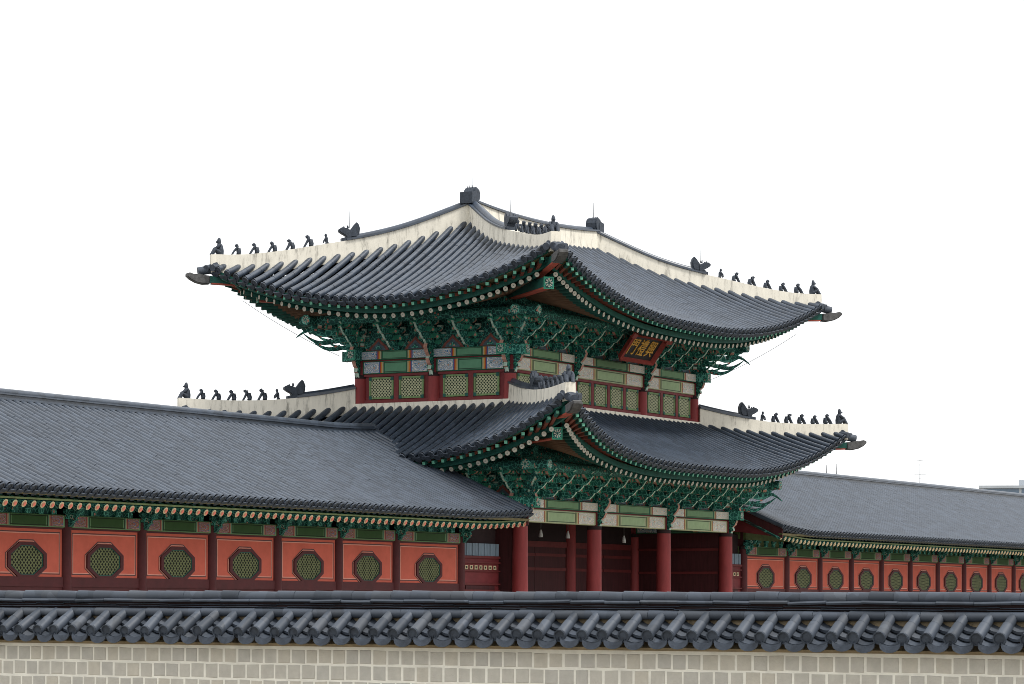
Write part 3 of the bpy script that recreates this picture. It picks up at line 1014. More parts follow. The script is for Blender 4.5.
CL = cluster_mesh('bracket_cluster')
CLC = cluster_mesh('corner_bracket', True, 1.3)

# scroll bracket at each column head: x along wall, -y out
def scroll_mesh():
    g = G()
    poly = [(0.0, 0.0), (0.10, 0.02), (0.16, 0.16), (0.24, 0.20), (0.20, 0.32), (0.30, 0.40), (0.36, 0.54), (0.30, 0.62), (0.42, 0.74), (0.50, 0.90), (0.46, 1.02), (0.0, 1.05)]
    ed = [1, 2, 1, 2, 1, 1, 2, 1, 1, 1, 0, 0]
    g.prism(poly, lambda a, b, t: (t, -a, b), -0.07, 0.07, 0, ed)
    for a, b, r in ((0.14, 0.26, 0.07), (0.22, 0.50, 0.09), (0.30, 0.84, 0.12), (0.1, 0.68, 0.07)):
        for sx in (-1, 1):
            c = [(sx * 0.07 + sx * 0.012, -a + r * math.cos(t) * (1 - t / 9), b + r * math.sin(t) * (1 - t / 9)) for t in np.linspace(0, 7, 14)]
            g.tube(c, 0.018, 5, 3)
    return g.mesh('scroll_bracket', [GREEN_D, PINK, MINT, GREEN_B])
SC = scroll_mesh()

def rotz(deg):
    return Matrix.Rotation(R(deg), 4, 'Z')

def place_cluster(x, y, z, ang, me, name='bracket_cluster', sc=(1, 1, 1)):
    M = Matrix.Translation((x, y, z)) @ rotz(ang) @ Matrix.Diagonal((*sc, 1))
    return put(name, me, gate, M)

def storey(z_base, inset, cols_x, cols_y, nfront, nside, col_r, z_col0, zb):
    """zb: z of changbang bottom. front beams face -y, side beams face -x"""
    i0 = inset
    x0, x1, y0, y1 = i0, LF - i0, i0, LS - i0
    for x in cols_x:
        for y in (y0, y1):
            column(x, y, z_col0, zb - 0.02, col_r, gate)
    for y in cols_y[1:-1]:
        for x in (x0, x1):
            column(x, y, z_col0, zb - 0.02, col_r, gate)
    # red post heads between the beams
    for x in cols_x:
        for y in (y0, y1):
            g = G(); g.box((x - 0.14, y - 0.16, zb - 0.03), (x + 0.14, y + 0.16, zb + 0.44))
            put('post_head', g.mesh('post_head', [RED_W]), gate)
    for y in cols_y[1:-1]:
        for x in (x0, x1):
            g = G(); g.box((x - 0.16, y - 0.14, zb - 0.03), (x + 0.16, y + 0.14, zb + 0.44))
            put('post_head', g.mesh('post_head', [RED_W]), gate)
    h1, h2, h3 = zb, zb + 0.42, zb + 0.46
    for a, b in zip(cols_x[:-1], cols_x[1:]):
        for y in (y0, y1):
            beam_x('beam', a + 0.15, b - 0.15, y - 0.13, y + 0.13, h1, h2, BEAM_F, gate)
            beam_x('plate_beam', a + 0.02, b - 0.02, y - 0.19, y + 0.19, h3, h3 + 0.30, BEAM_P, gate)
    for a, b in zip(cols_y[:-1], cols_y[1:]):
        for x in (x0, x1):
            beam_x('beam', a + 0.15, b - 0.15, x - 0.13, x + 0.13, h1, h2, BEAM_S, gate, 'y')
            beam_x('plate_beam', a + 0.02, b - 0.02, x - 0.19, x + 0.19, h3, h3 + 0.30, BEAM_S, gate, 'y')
    # thin red rail between the two beams and under them
    g = G()
    ring_boxes(g, x0 - 0.10, y0 - 0.10, x1 + 0.10, y1 + 0.10, h2 + 0.003, h3 - 0.003, 0.2)
    put('rail', g.mesh('rail', [RED_W]), gate)
    # crossing beam ends at the corners with flower plates
    for c in 'NRFL':
        cx, cy = CORN[c]
        dx, dy = DIAG[c]
        px, py = cx - dx * i0, cy - dy * i0
        g = G()
        for (ux, uy) in ((dx, 0), (0, dy)):
            e = 0.62
            p = np.array((px, py, h3 + 0.16))
            dirv = np.array((ux, uy, 0.0))
            g.bar(p, p + dirv * e, 0.30, 0.32, 0)
            a_ = np.array((-uy, ux, 0.0))
            flower_plate(g, lambda u, v, t: p + dirv * (e + t) + a_ * u + np.array((0, 0, v)), 0.16, 0.17, 2, 1, 3)
        put('crossed_beam_end', g.mesh('crossed_beam_end', [GREEN, WHITE_D, GREEN_D, GREEN_B]), gate)
    # scroll brackets at the column heads
    for x in cols_x:
        put('scroll_bracket', SC, gate, Matrix.Translation((x, y0 - 0.10, zb - 0.12)))
    for y in cols_y:
        put('scroll_bracket', SC, gate, Matrix.Translation((x0 - 0.10, y, zb - 0.12)) @ rotz(-90))
    put('scroll_bracket', SC, gate, Matrix.Translation((x1 + 0.10, y0, zb - 0.12)) @ rotz(90))
    zt = h3 + 0.30
    # panels behind the brackets, with painted lotus shapes between the clusters
    g = G()
    ring_boxes(g, x0 - 0.02, y0 - 0.02, x1 + 0.02, y1 + 0.02, zt, zt + 1.75, 0.08, 0)
    xs_f, ys_s = [], []
    for (a, b), n in zip(zip(cols_x[:-1], cols_x[1:]), nfront):
        xs_f += [lerp(a, b, k / (n + 1)) for k in range(n + 1)]
    xs_f.append(cols_x[-1])
    for (a, b), n in zip(zip(cols_y[:-1], cols_y[1:]), nside):
        ys_s += [lerp(a, b, k / (n + 1)) for k in range(n + 1)]
    ys_s.append(cols_y[-1])
    lotus = [(-0.42, 0.0), (0.42, 0.0), (0.30, 0.16), (0.16, 0.26), (0.0, 0.42), (-0.16, 0.26), (-0.30, 0.16)]
    for a, b in zip(xs_f[:-1], xs_f[1:]):
        c = (a + b) / 2
        g.prism(lotus, lambda u, v, t: (c + u, y0 - 0.02 - t, zt + 0.02 + v), 0, 0.02, 1)
        g.prism([(u * 0.7, v * 0.7) for u, v in lotus], lambda u, v, t: (c + u, y0 - 0.04 - t, zt + 0.03 + v), 0, 0.01, 2)
    for a, b in zip(ys_s[:-1], ys_s[1:]):
        c = (a + b) / 2
        g.prism(lotus, lambda u, v, t: (x0 - 0.02 - t, c + u, zt + 0.02 + v), 0, 0.02, 1)
        g.prism([(u * 0.7, v * 0.7) for u, v in lotus], lambda u, v, t: (x0 - 0.04 - t, c + u, zt + 0.03 + v), 0, 0.01, 2)
        g.prism([(u * 0.35, v * 0.35) for u, v in lotus], lambda u, v, t: (x0 - 0.05 - t, c + u, zt + 0.06 + v), 0, 0.01, 3)
    put('bracket_panel', g.mesh('bracket_panel', [GREEN_D, LOT_R, LOT_B, GREEN]), gate)
    for x in xs_f[1:-1]:
        place_cluster(x, y0, zt, 0, CL)
    for y in ys_s[1:-1]:
        place_cluster(x0, y, zt, -90, CL)
    for x in xs_f[1:3]:
        place_cluster(x, y1, zt, 180, CL)
    place_cluster(x1, ys_s[1], zt, 90, CL)
    for c, angs in (('N', (0, -90, -45)), ('R', (0, 90, 45)), ('L', (180, -90, -135))):
        cx, cy = CORN[c]
        dx, dy = DIAG[c]
        px, py = cx - dx * i0, cy - dy * i0
        for an in angs:
            dg = an in (-45, 45, -135)
            place_cluster(px, py, zt, an, CLC if dg else CL, 'corner_bracket' if dg else 'bracket_cluster', (0.75, 1.36, 1) if dg else (0.8, 1, 1))
    # outer and middle purlins, crossing at the corners, with flower discs on the near ends
    for off, zc, r in ((1.10, zt + 0.98, 0.165), (0.0, zt + 1.45, 0.17)):
        for nm, p, q in (('front', (x0 - off - 0.55, y0 - off, zc), (x1 + off + 0.55, y0 - off, zc)), ('back', (x0 - off - 0.55, y1 + off, zc), (x1 + off + 0.55, y1 + off, zc)),
                         ('left', (x0 - off, y0 - off - 0.55, zc + 0.01), (x0 - off, y1 + off + 0.55, zc + 0.01)), ('right', (x1 + off, y0 - off - 0.55, zc + 0.01), (x1 + off, y1 + off + 0.55, zc + 0.01))):
            g = G()
            p, q = np.array(p), np.array(q)
            d = (q - p) / np.linalg.norm(q - p)
            g.tube([p, q], r, 14, 0)
            if off:
                a_ = np.array((-d[1], d[0], 0.0))
                g.tube([p, p - d * 0.02], [r * 1.03, r * 1.03], 14, 1)
                for k in range(8):
                    th = k * math.pi / 4
                    c_, s_ = math.cos(th), math.sin(th)
                    pl = [(c_ * 0.25 - s_ * 0.05, s_ * 0.25 + c_ * 0.05), (c_ * 0.25 + s_ * 0.05, s_ * 0.25 - c_ * 0.05), (c_ * 0.75 + s_ * 0.13, s_ * 0.75 - c_ * 0.13), (c_ * 0.75 - s_ * 0.13, s_ * 0.75 + c_ * 0.13)]
                    g.prism(pl, lambda u, v, t: p - d * (0.02 + t) + a_ * u * r + np.array((0, 0, v * r)), 0, 0.008, 2)
            put('purlin', g.mesh('purlin', [GREEN_D, GREEN, WHITE_D]), gate)
    return zt

CX = [0, BS, BS + BC, LF]
CY = [0, LS / 2, LS]
CXU = [TI, BS, BS + BC, LF - TI]
CYU = [TI, LS / 2, LS - TI]
storey(0, 0.0, CX, CY, (3, 3, 3), (2, 2), 0.26, 1.0, 5.05)
storey(0, TI, CXU, CYU, (2, 3, 2), (1, 1), 0.215, 8.6, 10.02)

# ---- upper wall: red panels and lattice windows
g = G()
ring_boxes(g, TI - 0.02, TI - 0.02, LF - TI + 0.02, LS - TI + 0.02, 9.0, 10.04, 0.1)
ring_boxes(g, TI - 0.09, TI - 0.09, LF - TI + 0.09, LS - TI + 0.09, 9.035, 9.16, 0.14)
ring_boxes(g, TI - 0.085, TI - 0.085, LF - TI + 0.085, LS - TI + 0.085, 9.935, 10.015, 0.14)
put('upper_wall', g.mesh('upper_wall', [RED_W]), gate)

def window_mesh(w, h):
    g = G()
    t = 0.06
    x0, x1, z0, z1 = -w / 2, w / 2, -h / 2, h / 2
    g.box((x0, -0.05, z0), (x1, 0, z0 + t), 0)
    g.box((x0, -0.05, z1 - t), (x1, 0, z1), 0)
    g.box((x0, -0.05, z0 + t), (x0 + t, 0, z1 - t), 0)
    g.box((x1 - t, -0.05, z0 + t), (x1, 0, z1 - t), 0)
    for sx in (-1, 1):
        for sz in (-1, 1):
            cx_, cz = sx * (w / 2 - 0.05), sz * (h / 2 - 0.05)
            g.box((cx_ - 0.055, -0.056, cz - 0.055), (cx_ + 0.055, -0.05, cz + 0.055), 1)
    g2 = G()
    g2.add([(x0 + t, -0.02, z0 + t), (x1 - t, -0.02, z0 + t), (x1 - t, -0.02, z1 - t), (x0 + t, -0.02, z1 - t)], [(0, 1, 2, 3)], 0)
    return g, g2

WCACHE = {}
def window(w, h, M, parent):
    k = (round(w, 2), round(h, 2))
    if k not in WCACHE:
        a, b = window_mesh(w, h)
        WCACHE[k] = (a.mesh('window', [FRAME_G, PLAIN_G]), b.mesh('lattice', [LATT]))
    o = put('window', WCACHE[k][0], parent, M)
    put('lattice', WCACHE[k][1], o, M)

def bay_windows(a, b, n, axis, plane):
    """n windows between column faces a and b"""
    a2, b2 = a + 0.37, b - 0.37
    gap = 0.21 if axis == 'y' else 0.28
    w = (b2 - a2 - gap * (n - 1)) / n
    for k in range(n):
        c = a2 + w / 2 + k * (w + gap)
        M = Matrix.Translation((c, plane, 9.55)) if axis == 'x' else Matrix.Translation((plane, c, 9.55)) @ rotz(-90)
        window(w, 0.72, M, gate)
        if k:
            xm = c - w / 2 - gap / 2
            MULL = G()
            if axis == 'x':
                MULL.box((xm - 0.09, plane - 0.05, 9.161), (xm + 0.09, plane + 0.02, 9.934), 0)
            else:
                MULL.box((plane - 0.05, xm - 0.09, 9.161), (plane + 0.02, xm + 0.09, 9.934), 0)
            put('mullion', MULL.mesh('mullion', [RED_W]), gate)
bay_windows(CXU[0], CXU[1], 3, 'x', TI - 0.025)
bay_windows(CXU[1], CXU[2], 4, 'x', TI - 0.025)
bay_windows(CXU[2], CXU[3], 3, 'x', TI - 0.025)
bay_windows(CYU[0], CYU[1], 2, 'y', TI - 0.025)
bay_windows(CYU[1], CYU[2], 2, 'y', TI - 0.025)

# ---- ground floor inside: mid columns, doors, side walls, ceiling
for x in CX[1:3]:
    column(x, LS / 2, 1.0, 6.2, 0.25, gate)
for xs_, sg in ((0.0, 1), (LF, -1)):
    g = G()
    g.box((xs_ - 0.06, 0.25, 1.0), (xs_ + 0.06, LS - 0.25, 5.04), 0)
    for z in (2.62, 3.55, 4.4):
        g.box((xs_ + min(sg * 0.055, sg * 0.10), 0.26, z), (xs_ + max(sg * 0.055, sg * 0.10), LS - 0.26, z + 0.09), 1)
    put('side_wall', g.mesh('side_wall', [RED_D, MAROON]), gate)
g = G()
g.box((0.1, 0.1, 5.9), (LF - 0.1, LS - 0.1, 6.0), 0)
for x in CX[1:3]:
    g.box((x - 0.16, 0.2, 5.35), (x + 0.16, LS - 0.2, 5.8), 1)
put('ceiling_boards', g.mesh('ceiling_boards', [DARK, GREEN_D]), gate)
for a, b in zip(CX[:-1], CX[1:]):
    for k in range(2):
        w_ = (b - a - 0.62) / 2
        xa = a + 0.31 + k * w_
        g = G()
        g.box((xa + 0.01, 3.72, 1.05), (xa + w_ - 0.01, 3.80, 4.419), 0)
        for z in (1.3, 2.5, 2.62, 3.6, 4.1):
            g.box((xa + 0.02, 3.69, z), (xa + w_ - 0.02, 3.719, z + 0.10), 1)
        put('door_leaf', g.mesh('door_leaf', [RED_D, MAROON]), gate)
    g = G()
    g.box((a + 0.26, 3.70, 4.42), (b - 0.26, 3.84, 4.62), 1)
    g.box((a + 0.26, 3.74, 4.62), (b - 0.26, 3.80, 5.9), 0)
    g.box((a + 0.25, 3.68, 1.0), (a + 0.305, 3.84, 4.42), 1)
    g.box((b - 0.305, 3.68, 1.0), (b - 0.25, 3.84, 4.42), 1)
    put('door_frame', g.mesh('door_frame', [DARK, MAROON]), gate)

# ---- net cables under the eaves
def cable(p, q, nm='net_cable'):
    g = G()
    p, q = np.array(p), np.array(q)
    pts = [lerp(p, q, t) - np.array((0, 0, 0.10 * 4 * t * (1 - t))) for t in np.linspace(0, 1, 8)]
    g.tube(pts, 0.008, 4, 0)
    put(nm, g.mesh(nm, [STEEL]), gate)
cable((TI - 0.5, LS - TI + 0.5, 10.62), (-1.9, LS + 1.9, 12.35))
cable((LF - TI + 0.5, TI - 0.5, 10.62), (LF + 1.9, -1.9, 12.35))
cable((0.0 - 0.5, LS + 0.5, 5.6), (-2.5, LS + 2.5, 7.7))

# ------------------------------------------------------------------ roof figures
def fig_first():
    """seated guardian, straight back, knees towards +x, tall headdress"""
    g = G()
    g.tube([(-0.12, 0, 0.0), (-0.12, 0, 0.14), (-0.11, 0, 0.30), (-0.09, 0, 0.39)], [0.12, 0.13, 0.11, 0.06], 8)
    g.tube([(-0.10, 0, 0.36), (-0.08, 0, 0.44), (-0.09, 0, 0.51), (-0.10, 0, 0.57)], [0.06, 0.075, 0.06, 0.03], 8)
    g.tube([(-0.06, 0, 0.44), (0.02, 0, 0.43)], [0.05, 0.025], 6)
    for s_ in (-1, 1):
        g.tube([(-0.10, s_ * 0.07, 0.08), (0.06, s_ * 0.10, 0.19), (0.16, s_ * 0.09, 0.0)], [0.085, 0.075, 0.06], 7)
        g.tube([(-0.10, s_ * 0.10, 0.33), (-0.02, s_ * 0.14, 0.25), (0.07, s_ * 0.10, 0.21)], [0.055, 0.05, 0.04], 6)
    return g.mesh('roof_figurine', [FIG])

def fig_crouch(h=0.33, lean=0.0, head=0.065, hump=0.0):
    """crouching animal on splayed forelegs: heavy haunches, arched back, head tucked at the top, facing +x"""
    g = G()
    g.tube([(-0.11, 0, 0.0), (-0.11, 0, h * 0.35), (-0.085 + lean * 0.3, 0, h * 0.66 + hump), (-0.05 + lean * 0.6, 0, h * 0.84 + hump), (-0.01 + lean, 0, h * 0.88)], [0.06, 0.082, 0.080, 0.068, 0.052], 9)
    g.tube([(-0.03 + lean, 0, h * 0.90), (0.0 + lean, 0, h * 0.98), (0.05 + lean, 0, h * 0.93)], [0.055, head, 0.035], 8)
    for s_ in (-1, 1):
        g.tube([(-0.12, s_ * 0.06, h * 0.3), (-0.07, s_ * 0.085, h * 0.16), (-0.10, s_ * 0.07, 0.0)], [0.06, 0.048, 0.044], 6)
        g.tube([(-0.04 + lean * 0.7, s_ * 0.06, h * 0.76), (0.05, s_ * 0.07, h * 0.42), (0.13, s_ * 0.065, 0.0)], [0.05, 0.036, 0.032], 6)
        g.tube([(-0.02 + lean, s_ * 0.045, h * 1.0), (-0.03 + lean, s_ * 0.055, h * 1.10)], [0.022, 0.008], 5)
    return g.mesh('roof_figurine', [FIG])

def fig_stand():
    g = G()
    g.tube([(-0.02, 0, 0.10), (-0.01, 0, 0.22), (0.0, 0, 0.27)], [0.06, 0.065, 0.03], 8)
    g.tube([(0.0, 0, 0.26), (0.01, 0, 0.32), (0.01, 0, 0.37)], [0.03, 0.05, 0.025], 8)
    for s_ in (-1, 1):
        g.tube([(-0.02, s_ * 0.035, 0.13), (-0.05 + 0.05 * s_, s_ * 0.05, 0.0)], [0.045, 0.035], 6)
        g.tube([(0.0, s_ * 0.07, 0.23), (0.06, s_ * 0.09, 0.15), (0.09, s_ * 0.06, 0.06)], [0.03, 0.026, 0.02], 6)
    return g.mesh('roof_figurine', [FIG])

def dragon_mesh():
    """dragon head ornament: base block, open jaws towards +x, raised fan of mane behind"""
    g = G()
    base = [(-0.28, 0.0), (0.26, 0.0), (0.27, 0.11), (0.12, 0.14), (-0.28, 0.16)]
    g.prism(base, lambda a, b, t: (a, t, b), -0.15, 0.15, 0)
    head = [(-0.05, 0.12), (0.12, 0.14), (0.14, 0.20), (0.26, 0.26), (0.36, 0.33), (0.37, 0.40), (0.28, 0.46), (0.14, 0.45), (0.02, 0.40), (-0.08, 0.36)]
    g.prism(head, lambda a, b, t: (a, t, b), -0.12, 0.12, 0)
    g.prism([(a * 0.9, 0.03 + b * 0.93) for a, b in head], lambda a, b, t: (a, t, b), -0.15, 0.15, 0)
    fan = [(0.0, 0.12), (-0.26, 0.12), (-0.33, 0.28), (-0.35, 0.46), (-0.30, 0.60), (-0.24, 0.66), (-0.16, 0.58), (-0.06, 0.44), (0.02, 0.34)]
    g.prism(fan, lambda a, b, t: (a, t, b), -0.09, 0.09, 0)
    g.prism([(-0.15 + (a + 0.15) * 0.75, 0.38 + (b - 0.38) * 0.75) for a, b in fan], lambda a, b, t: (a, t, b), -0.13, 0.13, 0)
    for y in (-0.07, 0.07):
        g.tube([(0.05, y, 0.44), (0.06, y, 0.56)], [0.03, 0.008], 5)
        g.tube([(0.20, y * 1.5, 0.44), (0.20, y * 1.5, 0.50)], [0.04, 0.02], 6)
    return g.mesh('dragon_ornament', [FIG])

FIRST, STAND, DRAG = fig_first(), fig_stand(), dragon_mesh()
CROUCH = [fig_crouch(0.34, -0.03, 0.055), fig_crouch(0.33, 0.0, 0.06), fig_crouch(0.34, 0.01, 0.072, 0.02), fig_crouch(0.35, 0.05, 0.055, 0.02), fig_crouch(0.36, 0.03, 0.07, 0.01)]
ORDER = [FIRST, CROUCH[0], CROUCH[1], CROUCH[2], CROUCH[3], CROUCH[4], STAND]

def spike(x, y, z, h, parent=None):
    g = G()
    g.tube([(x, y, z), (x, y, z + h)], [0.018, 0.006], 5, 0)
    put('lightning_rod', g.mesh('lightning_rod', [STEEL]), parent)

def hip_at(key, dist):
    """point on top of a hip ridge dist metres (in x) up from its tip, and its direction towards the tip"""
    pts, hs = HIPS[key]
    xs = np.array([abs(p[0] - pts[0][0]) for p in pts])
    P = [np.interp(dist, xs, [p[k] for p in pts]) for k in range(3)]
    h = np.interp(dist, xs, hs)
    i = min(max(int(np.searchsorted(xs, dist)), 1), len(pts) - 2)
    d = pts[i - 1] - pts[i + 1]
    return Vector((P[0], P[1], P[2] + h)), math.atan2(d[1], d[0])

for nm in ('upper', 'lower'):
    step = 0.41 if nm == 'upper' else 0.367
    for c in 'NRFL':
        k0 = 0.13 if nm == 'upper' else 0.13
        for i in range(7):
            p, an = hip_at(nm + c, k0 + i * step + (0.02 if i else 0))
            tw = random.uniform(-0.08, 0.08)
            sc = 0.92 + 0.12 * random.random()
            put('roof_figurine', ORDER[i], gate, Matrix.Translation(p - Vector((0, 0, 0.015))) @ Matrix.Rotation(an + tw, 4, 'Z') @ Matrix.Scale(sc, 4))
        p, an = hip_at(nm + c, k0 + 7 * step + (0.14 if nm == 'upper' else 0.07))
        put('dragon_ornament', DRAG, gate, Matrix.Translation(p - Vector((0, 0, 0.05))) @ Matrix.Rotation(an, 4, 'Z'))
        if nm == 'upper':
            spike(p.x, p.y, p.z + 0.42, 0.55, gate)
# ridge-end ornaments
def ridge_end_mesh():
    g = G()
    g.prism([(-0.02, 0.0), (0.34, 0.0), (0.34, 0.38), (0.10, 0.42), (-0.02, 0.36)], lambda a, b, t: (a, t, b), -0.24, 0.24, 0)
    curl = [(0.06, 0.2), (0.0, 0.02), (-0.16, 0.02), (-0.24, 0.16), (-0.27, 0.36), (-0.20, 0.52), (-0.04, 0.58), (0.12, 0.52), (0.20, 0.40)]
    g.prism(curl, lambda a, b, t: (a, t, b), -0.17, 0.17, 0)
    g.prism([(-0.05 + (a + 0.05) * 0.8, 0.32 + (b - 0.32) * 0.8) for a, b in curl], lambda a, b, t: (a, t, b), -0.22, 0.22, 0)
    for y in (-0.1, 0.0, 0.1):
        g.tube([(0.08, y, 0.42), (0.10, y, 0.62)], [0.03, 0.01], 5)
    return g.mesh('ridge_end_ornament', [FIG])
RE = ridge_end_mesh()
for x, an, sg in ((3.25, 180, -1), (12.05, 0, 1)):
    put('ridge_end_ornament', RE, gate, Matrix.Translation((x, 3.76, 15.80)) @ rotz(an))
    spike(x - sg * 0.05, 3.76, 16.3, 0.62, gate)

# ------------------------------------------------------------------ name board (hangs tilted under the upper eave)
nb = thing('name_board', 'black name board with gold characters in a red frame, tilted under the upper eave', 'sign', (7.65, -0.1, 10.75))
bw, bh = 1.14, 0.52
p0, p1 = np.array((7.65, -0.12, 10.74)), np.array((7.65, -0.72, 11.56))
upb = (p1 - p0) / np.linalg.norm(p1 - p0)
H_B = np.linalg.norm(p1 - p0)
nrm = np.cross(np.array((1.0, 0, 0)), upb)
fnb = lambda a, b, t: (p0 + p1) / 2 + np.array((a, 0, 0)) + upb * b + nrm * t
hh = H_B / 2
g = G()
g.prism([(-bw, -hh + .10), (bw, -hh + .10), (bw, hh - .10), (-bw, hh - .10)], fnb, -0.06, 0.0, 0)
put('panel', g.mesh('panel', [BLACK]), nb)
g = G()
ft = 0.07
# flared red frame boards
def flare(g, a0, b0, a1, b1, na, nbv):
    pts = [(a0, b0, 0.0), (a1, b1, 0.0), (a1 + na[1][0], b1 + na[1][1], 0.16), (a0 + na[0][0], b0 + na[0][1], 0.16)]
    v = [fnb(*p) for p in pts] + [fnb(p[0] + nbv[0] * 0.05, p[1] + nbv[1] * 0.05, p[2] - 0.05) for p in pts]
    g.add(v, [(0, 1, 2, 3), (7, 6, 5, 4), (0, 4, 5, 1), (1, 5, 6, 2), (2, 6, 7, 3), (3, 7, 4, 0)], 0)
hb = hh - 0.10
flare(g, -bw, -hb, bw, -hb, ((-ft, -ft), (ft, -ft)), (0, -1))
flare(g, -bw, hb, bw, hb, ((-ft, ft), (ft, ft)), (0, 1))
flare(g, bw, -hb, bw, hb, ((ft, -ft), (ft, ft)), (1, 0))
flare(g, -bw, -hb, -bw, hb, ((-ft, -ft), (-ft, ft)), (-1, 0))
for sx in (-1, 1):
    for sb, L in ((1, 0.28),):
        c = fnb(sx * (bw + ft), sb * (hb + ft), 0.12)
        e = fnb(sx * (bw + ft + L), sb * (hb + ft) + 0.03, 0.16)
        g.bar(c - (e - c) * 0.3, e, 0.10, 0.16, 0, upv=tuple(upb), w2=0.06, h2=0.20)
put('frame', g.mesh('frame', [FRAME_R]), nb)
cu_ = bpy.data.curves.new('lettering', 'FONT')
cu_.body = "門禮興"
cu_.size = 0.56
cu_.space_character = 1.24
cu_.align_x = 'CENTER'
cu_.align_y = 'CENTER'
cu_.extrude = 0.012
cu_.offset = 0.0
tmp = bpy.data.objects.new('lettering', cu_)
S.collection.objects.link(tmp)
bpy.context.view_layer.update()
dg = bpy.context.evaluated_depsgraph_get()
me = bpy.data.meshes.new_from_object(tmp.evaluated_get(dg))
bpy.data.objects.remove(tmp)
me.name = 'lettering'
me.materials.clear()
me.materials.append(GOLD)
Mx = Matrix(((1, upb[0], nrm[0], 0), (0, upb[1], nrm[1], 0), (0, upb[2], nrm[2], 0), (0, 0, 0, 1)))
cc = fnb(0, -0.01, 0.012)
put('lettering', me, nb, Matrix.Translation(Vector(cc)) @ Mx @ Matrix.Diagonal((1.04, 1.22, 1, 1)))
for sx in (-0.8, 0.8):
    g = G()
    g.bar(fnb(sx, hh, -0.02), np.array((7.65 + sx, 0.3, 12.15)), 0.05, 0.05, 0)
    put('hanger', g.mesh('hanger', [CORAL]), nb)

# ------------------------------------------------------------------ lamps under the gate ceiling
def lamp(x, y, z, label):
    t = thing('hanging_lamp', label, 'lamp', (x, y, z), 'lamps under the gate ceiling')
    g = G(); g.tube([(x, y, z + 0.12), (x, y, 5.9)], 0.012, 6, 0)
    put('cord', g.mesh('cord', [STEEL]), t)
    g = G()
    g.tube([(x, y, z + 0.16), (x, y, z + 0.10), (x, y, z - 0.05), (x, y, z - 0.10)], [0.025, 0.045, 0.075, 0.07], 12, 0)
    put('lamp_shade', g.mesh('lamp_shade', [LAMP]), t)
lamp(6.80, 3.0, 4.83, 'small white lamp hanging in the dark bay right beside the first front column')
lamp(8.76, 3.0, 4.83, 'small white lamp hanging just left of the second front column')
lamp(13.04, 3.0, 4.76, 'small white lamp hanging on its own in the middle bay')

# ------------------------------------------------------------------ corridors
YC = 0.6
YE = -1.4
YR = 4.40
def zc_roof(y):
    q = (y - YE) / (YR - YE)
    return 5.10 + (7.72 - 5.10) * q * (0.93 + 0.07 * q)

def octagon(w, h, c=0.33):
    return [(-w * (1 - 2 * c), -h), (w * (1 - 2 * c), -h), (w, -h * (1 - 2 * c)), (w, h * (1 - 2 * c)), (w * (1 - 2 * c), h), (-w * (1 - 2 * c), h), (-w, h * (1 - 2 * c)), (-w, -h * (1 - 2 * c))]

def ring_prism(g, outer, inner, fn, t0, t1, mi):
    n = len(outer)
    vs = [fn(a, b, t0) for a, b in outer] + [fn(a, b, t0) for a, b in inner] + [fn(a, b, t1) for a, b in outer] + [fn(a, b, t1) for a, b in inner]
    fs = []
    for i in range(n):
        j = (i + 1) % n
        fs += [(2 * n + i, 2 * n + j, 3 * n + j, 3 * n + i), (i, j, 2 * n + j, 2 * n + i), (n + i, 3 * n + i, 3 * n + j, n + j)]
    g.add(vs, fs, mi)

g = G(); g.tube([(0, 0, 0), (1, 0, 0)], 0.095, 10, 0, True, 0)
g.add([(-0.004, 0.092 * math.cos(a), 0.092 * math.sin(a)) for a in np.linspace(0, 2 * math.pi, 13)[:-1]], [list(range(12))[::-1]], 1)
g.add([(-0.008, 0.055 * math.cos(a), 0.055 * math.sin(a)) for a in np.linspace(0, 2 * math.pi, 13)[:-1]], [list(range(12))[::-1]], 2)
RAFT_C = g.mesh('rafter', [GREEN_D, CREAM_R, PINK_R])
RAFT_C2 = RAFT_C.copy()
RAFT_C2.materials[2] = CREAM_R

def ik_mesh():
    """wing bracket across a corridor column head"""
    g = G()
    poly = [(0.0, -0.28), (0.14, -0.24), (0.22, -0.10), (0.34, -0.04), (0.40, 0.10), (0.34, 0.20), (0.52, 0.28), (0.60, 0.44), (0.0, 0.46)]
    g.prism(poly, lambda a, b, t: (t, -a, b), -0.08, 0.08, 0, [1, 0, 1, 0, 1, 0, 1, 0, 0])
    g.box((-0.22, -0.14, 0.0), (0.22, -0.02, 0.16), 1)
    g.box((-0.34, -0.16, 0.17), (0.34, -0.02, 0.34), 0)
    for a, b, r in ((0.18, 0.06, 0.09), (0.34, 0.34, 0.09)):
        for sx in (-1, 1):
            c = [(sx * 0.09, -a + r * math.cos(t) * (1 - t / 9), b + r * math.sin(t) * (1 - t / 9)) for t in np.linspace(0, 7, 12)]
            g.tube(c, 0.016, 5, 2)
    return g.mesh('wing_bracket', [GREEN_D, GREEN, MINT])
IK = ik_mesh()

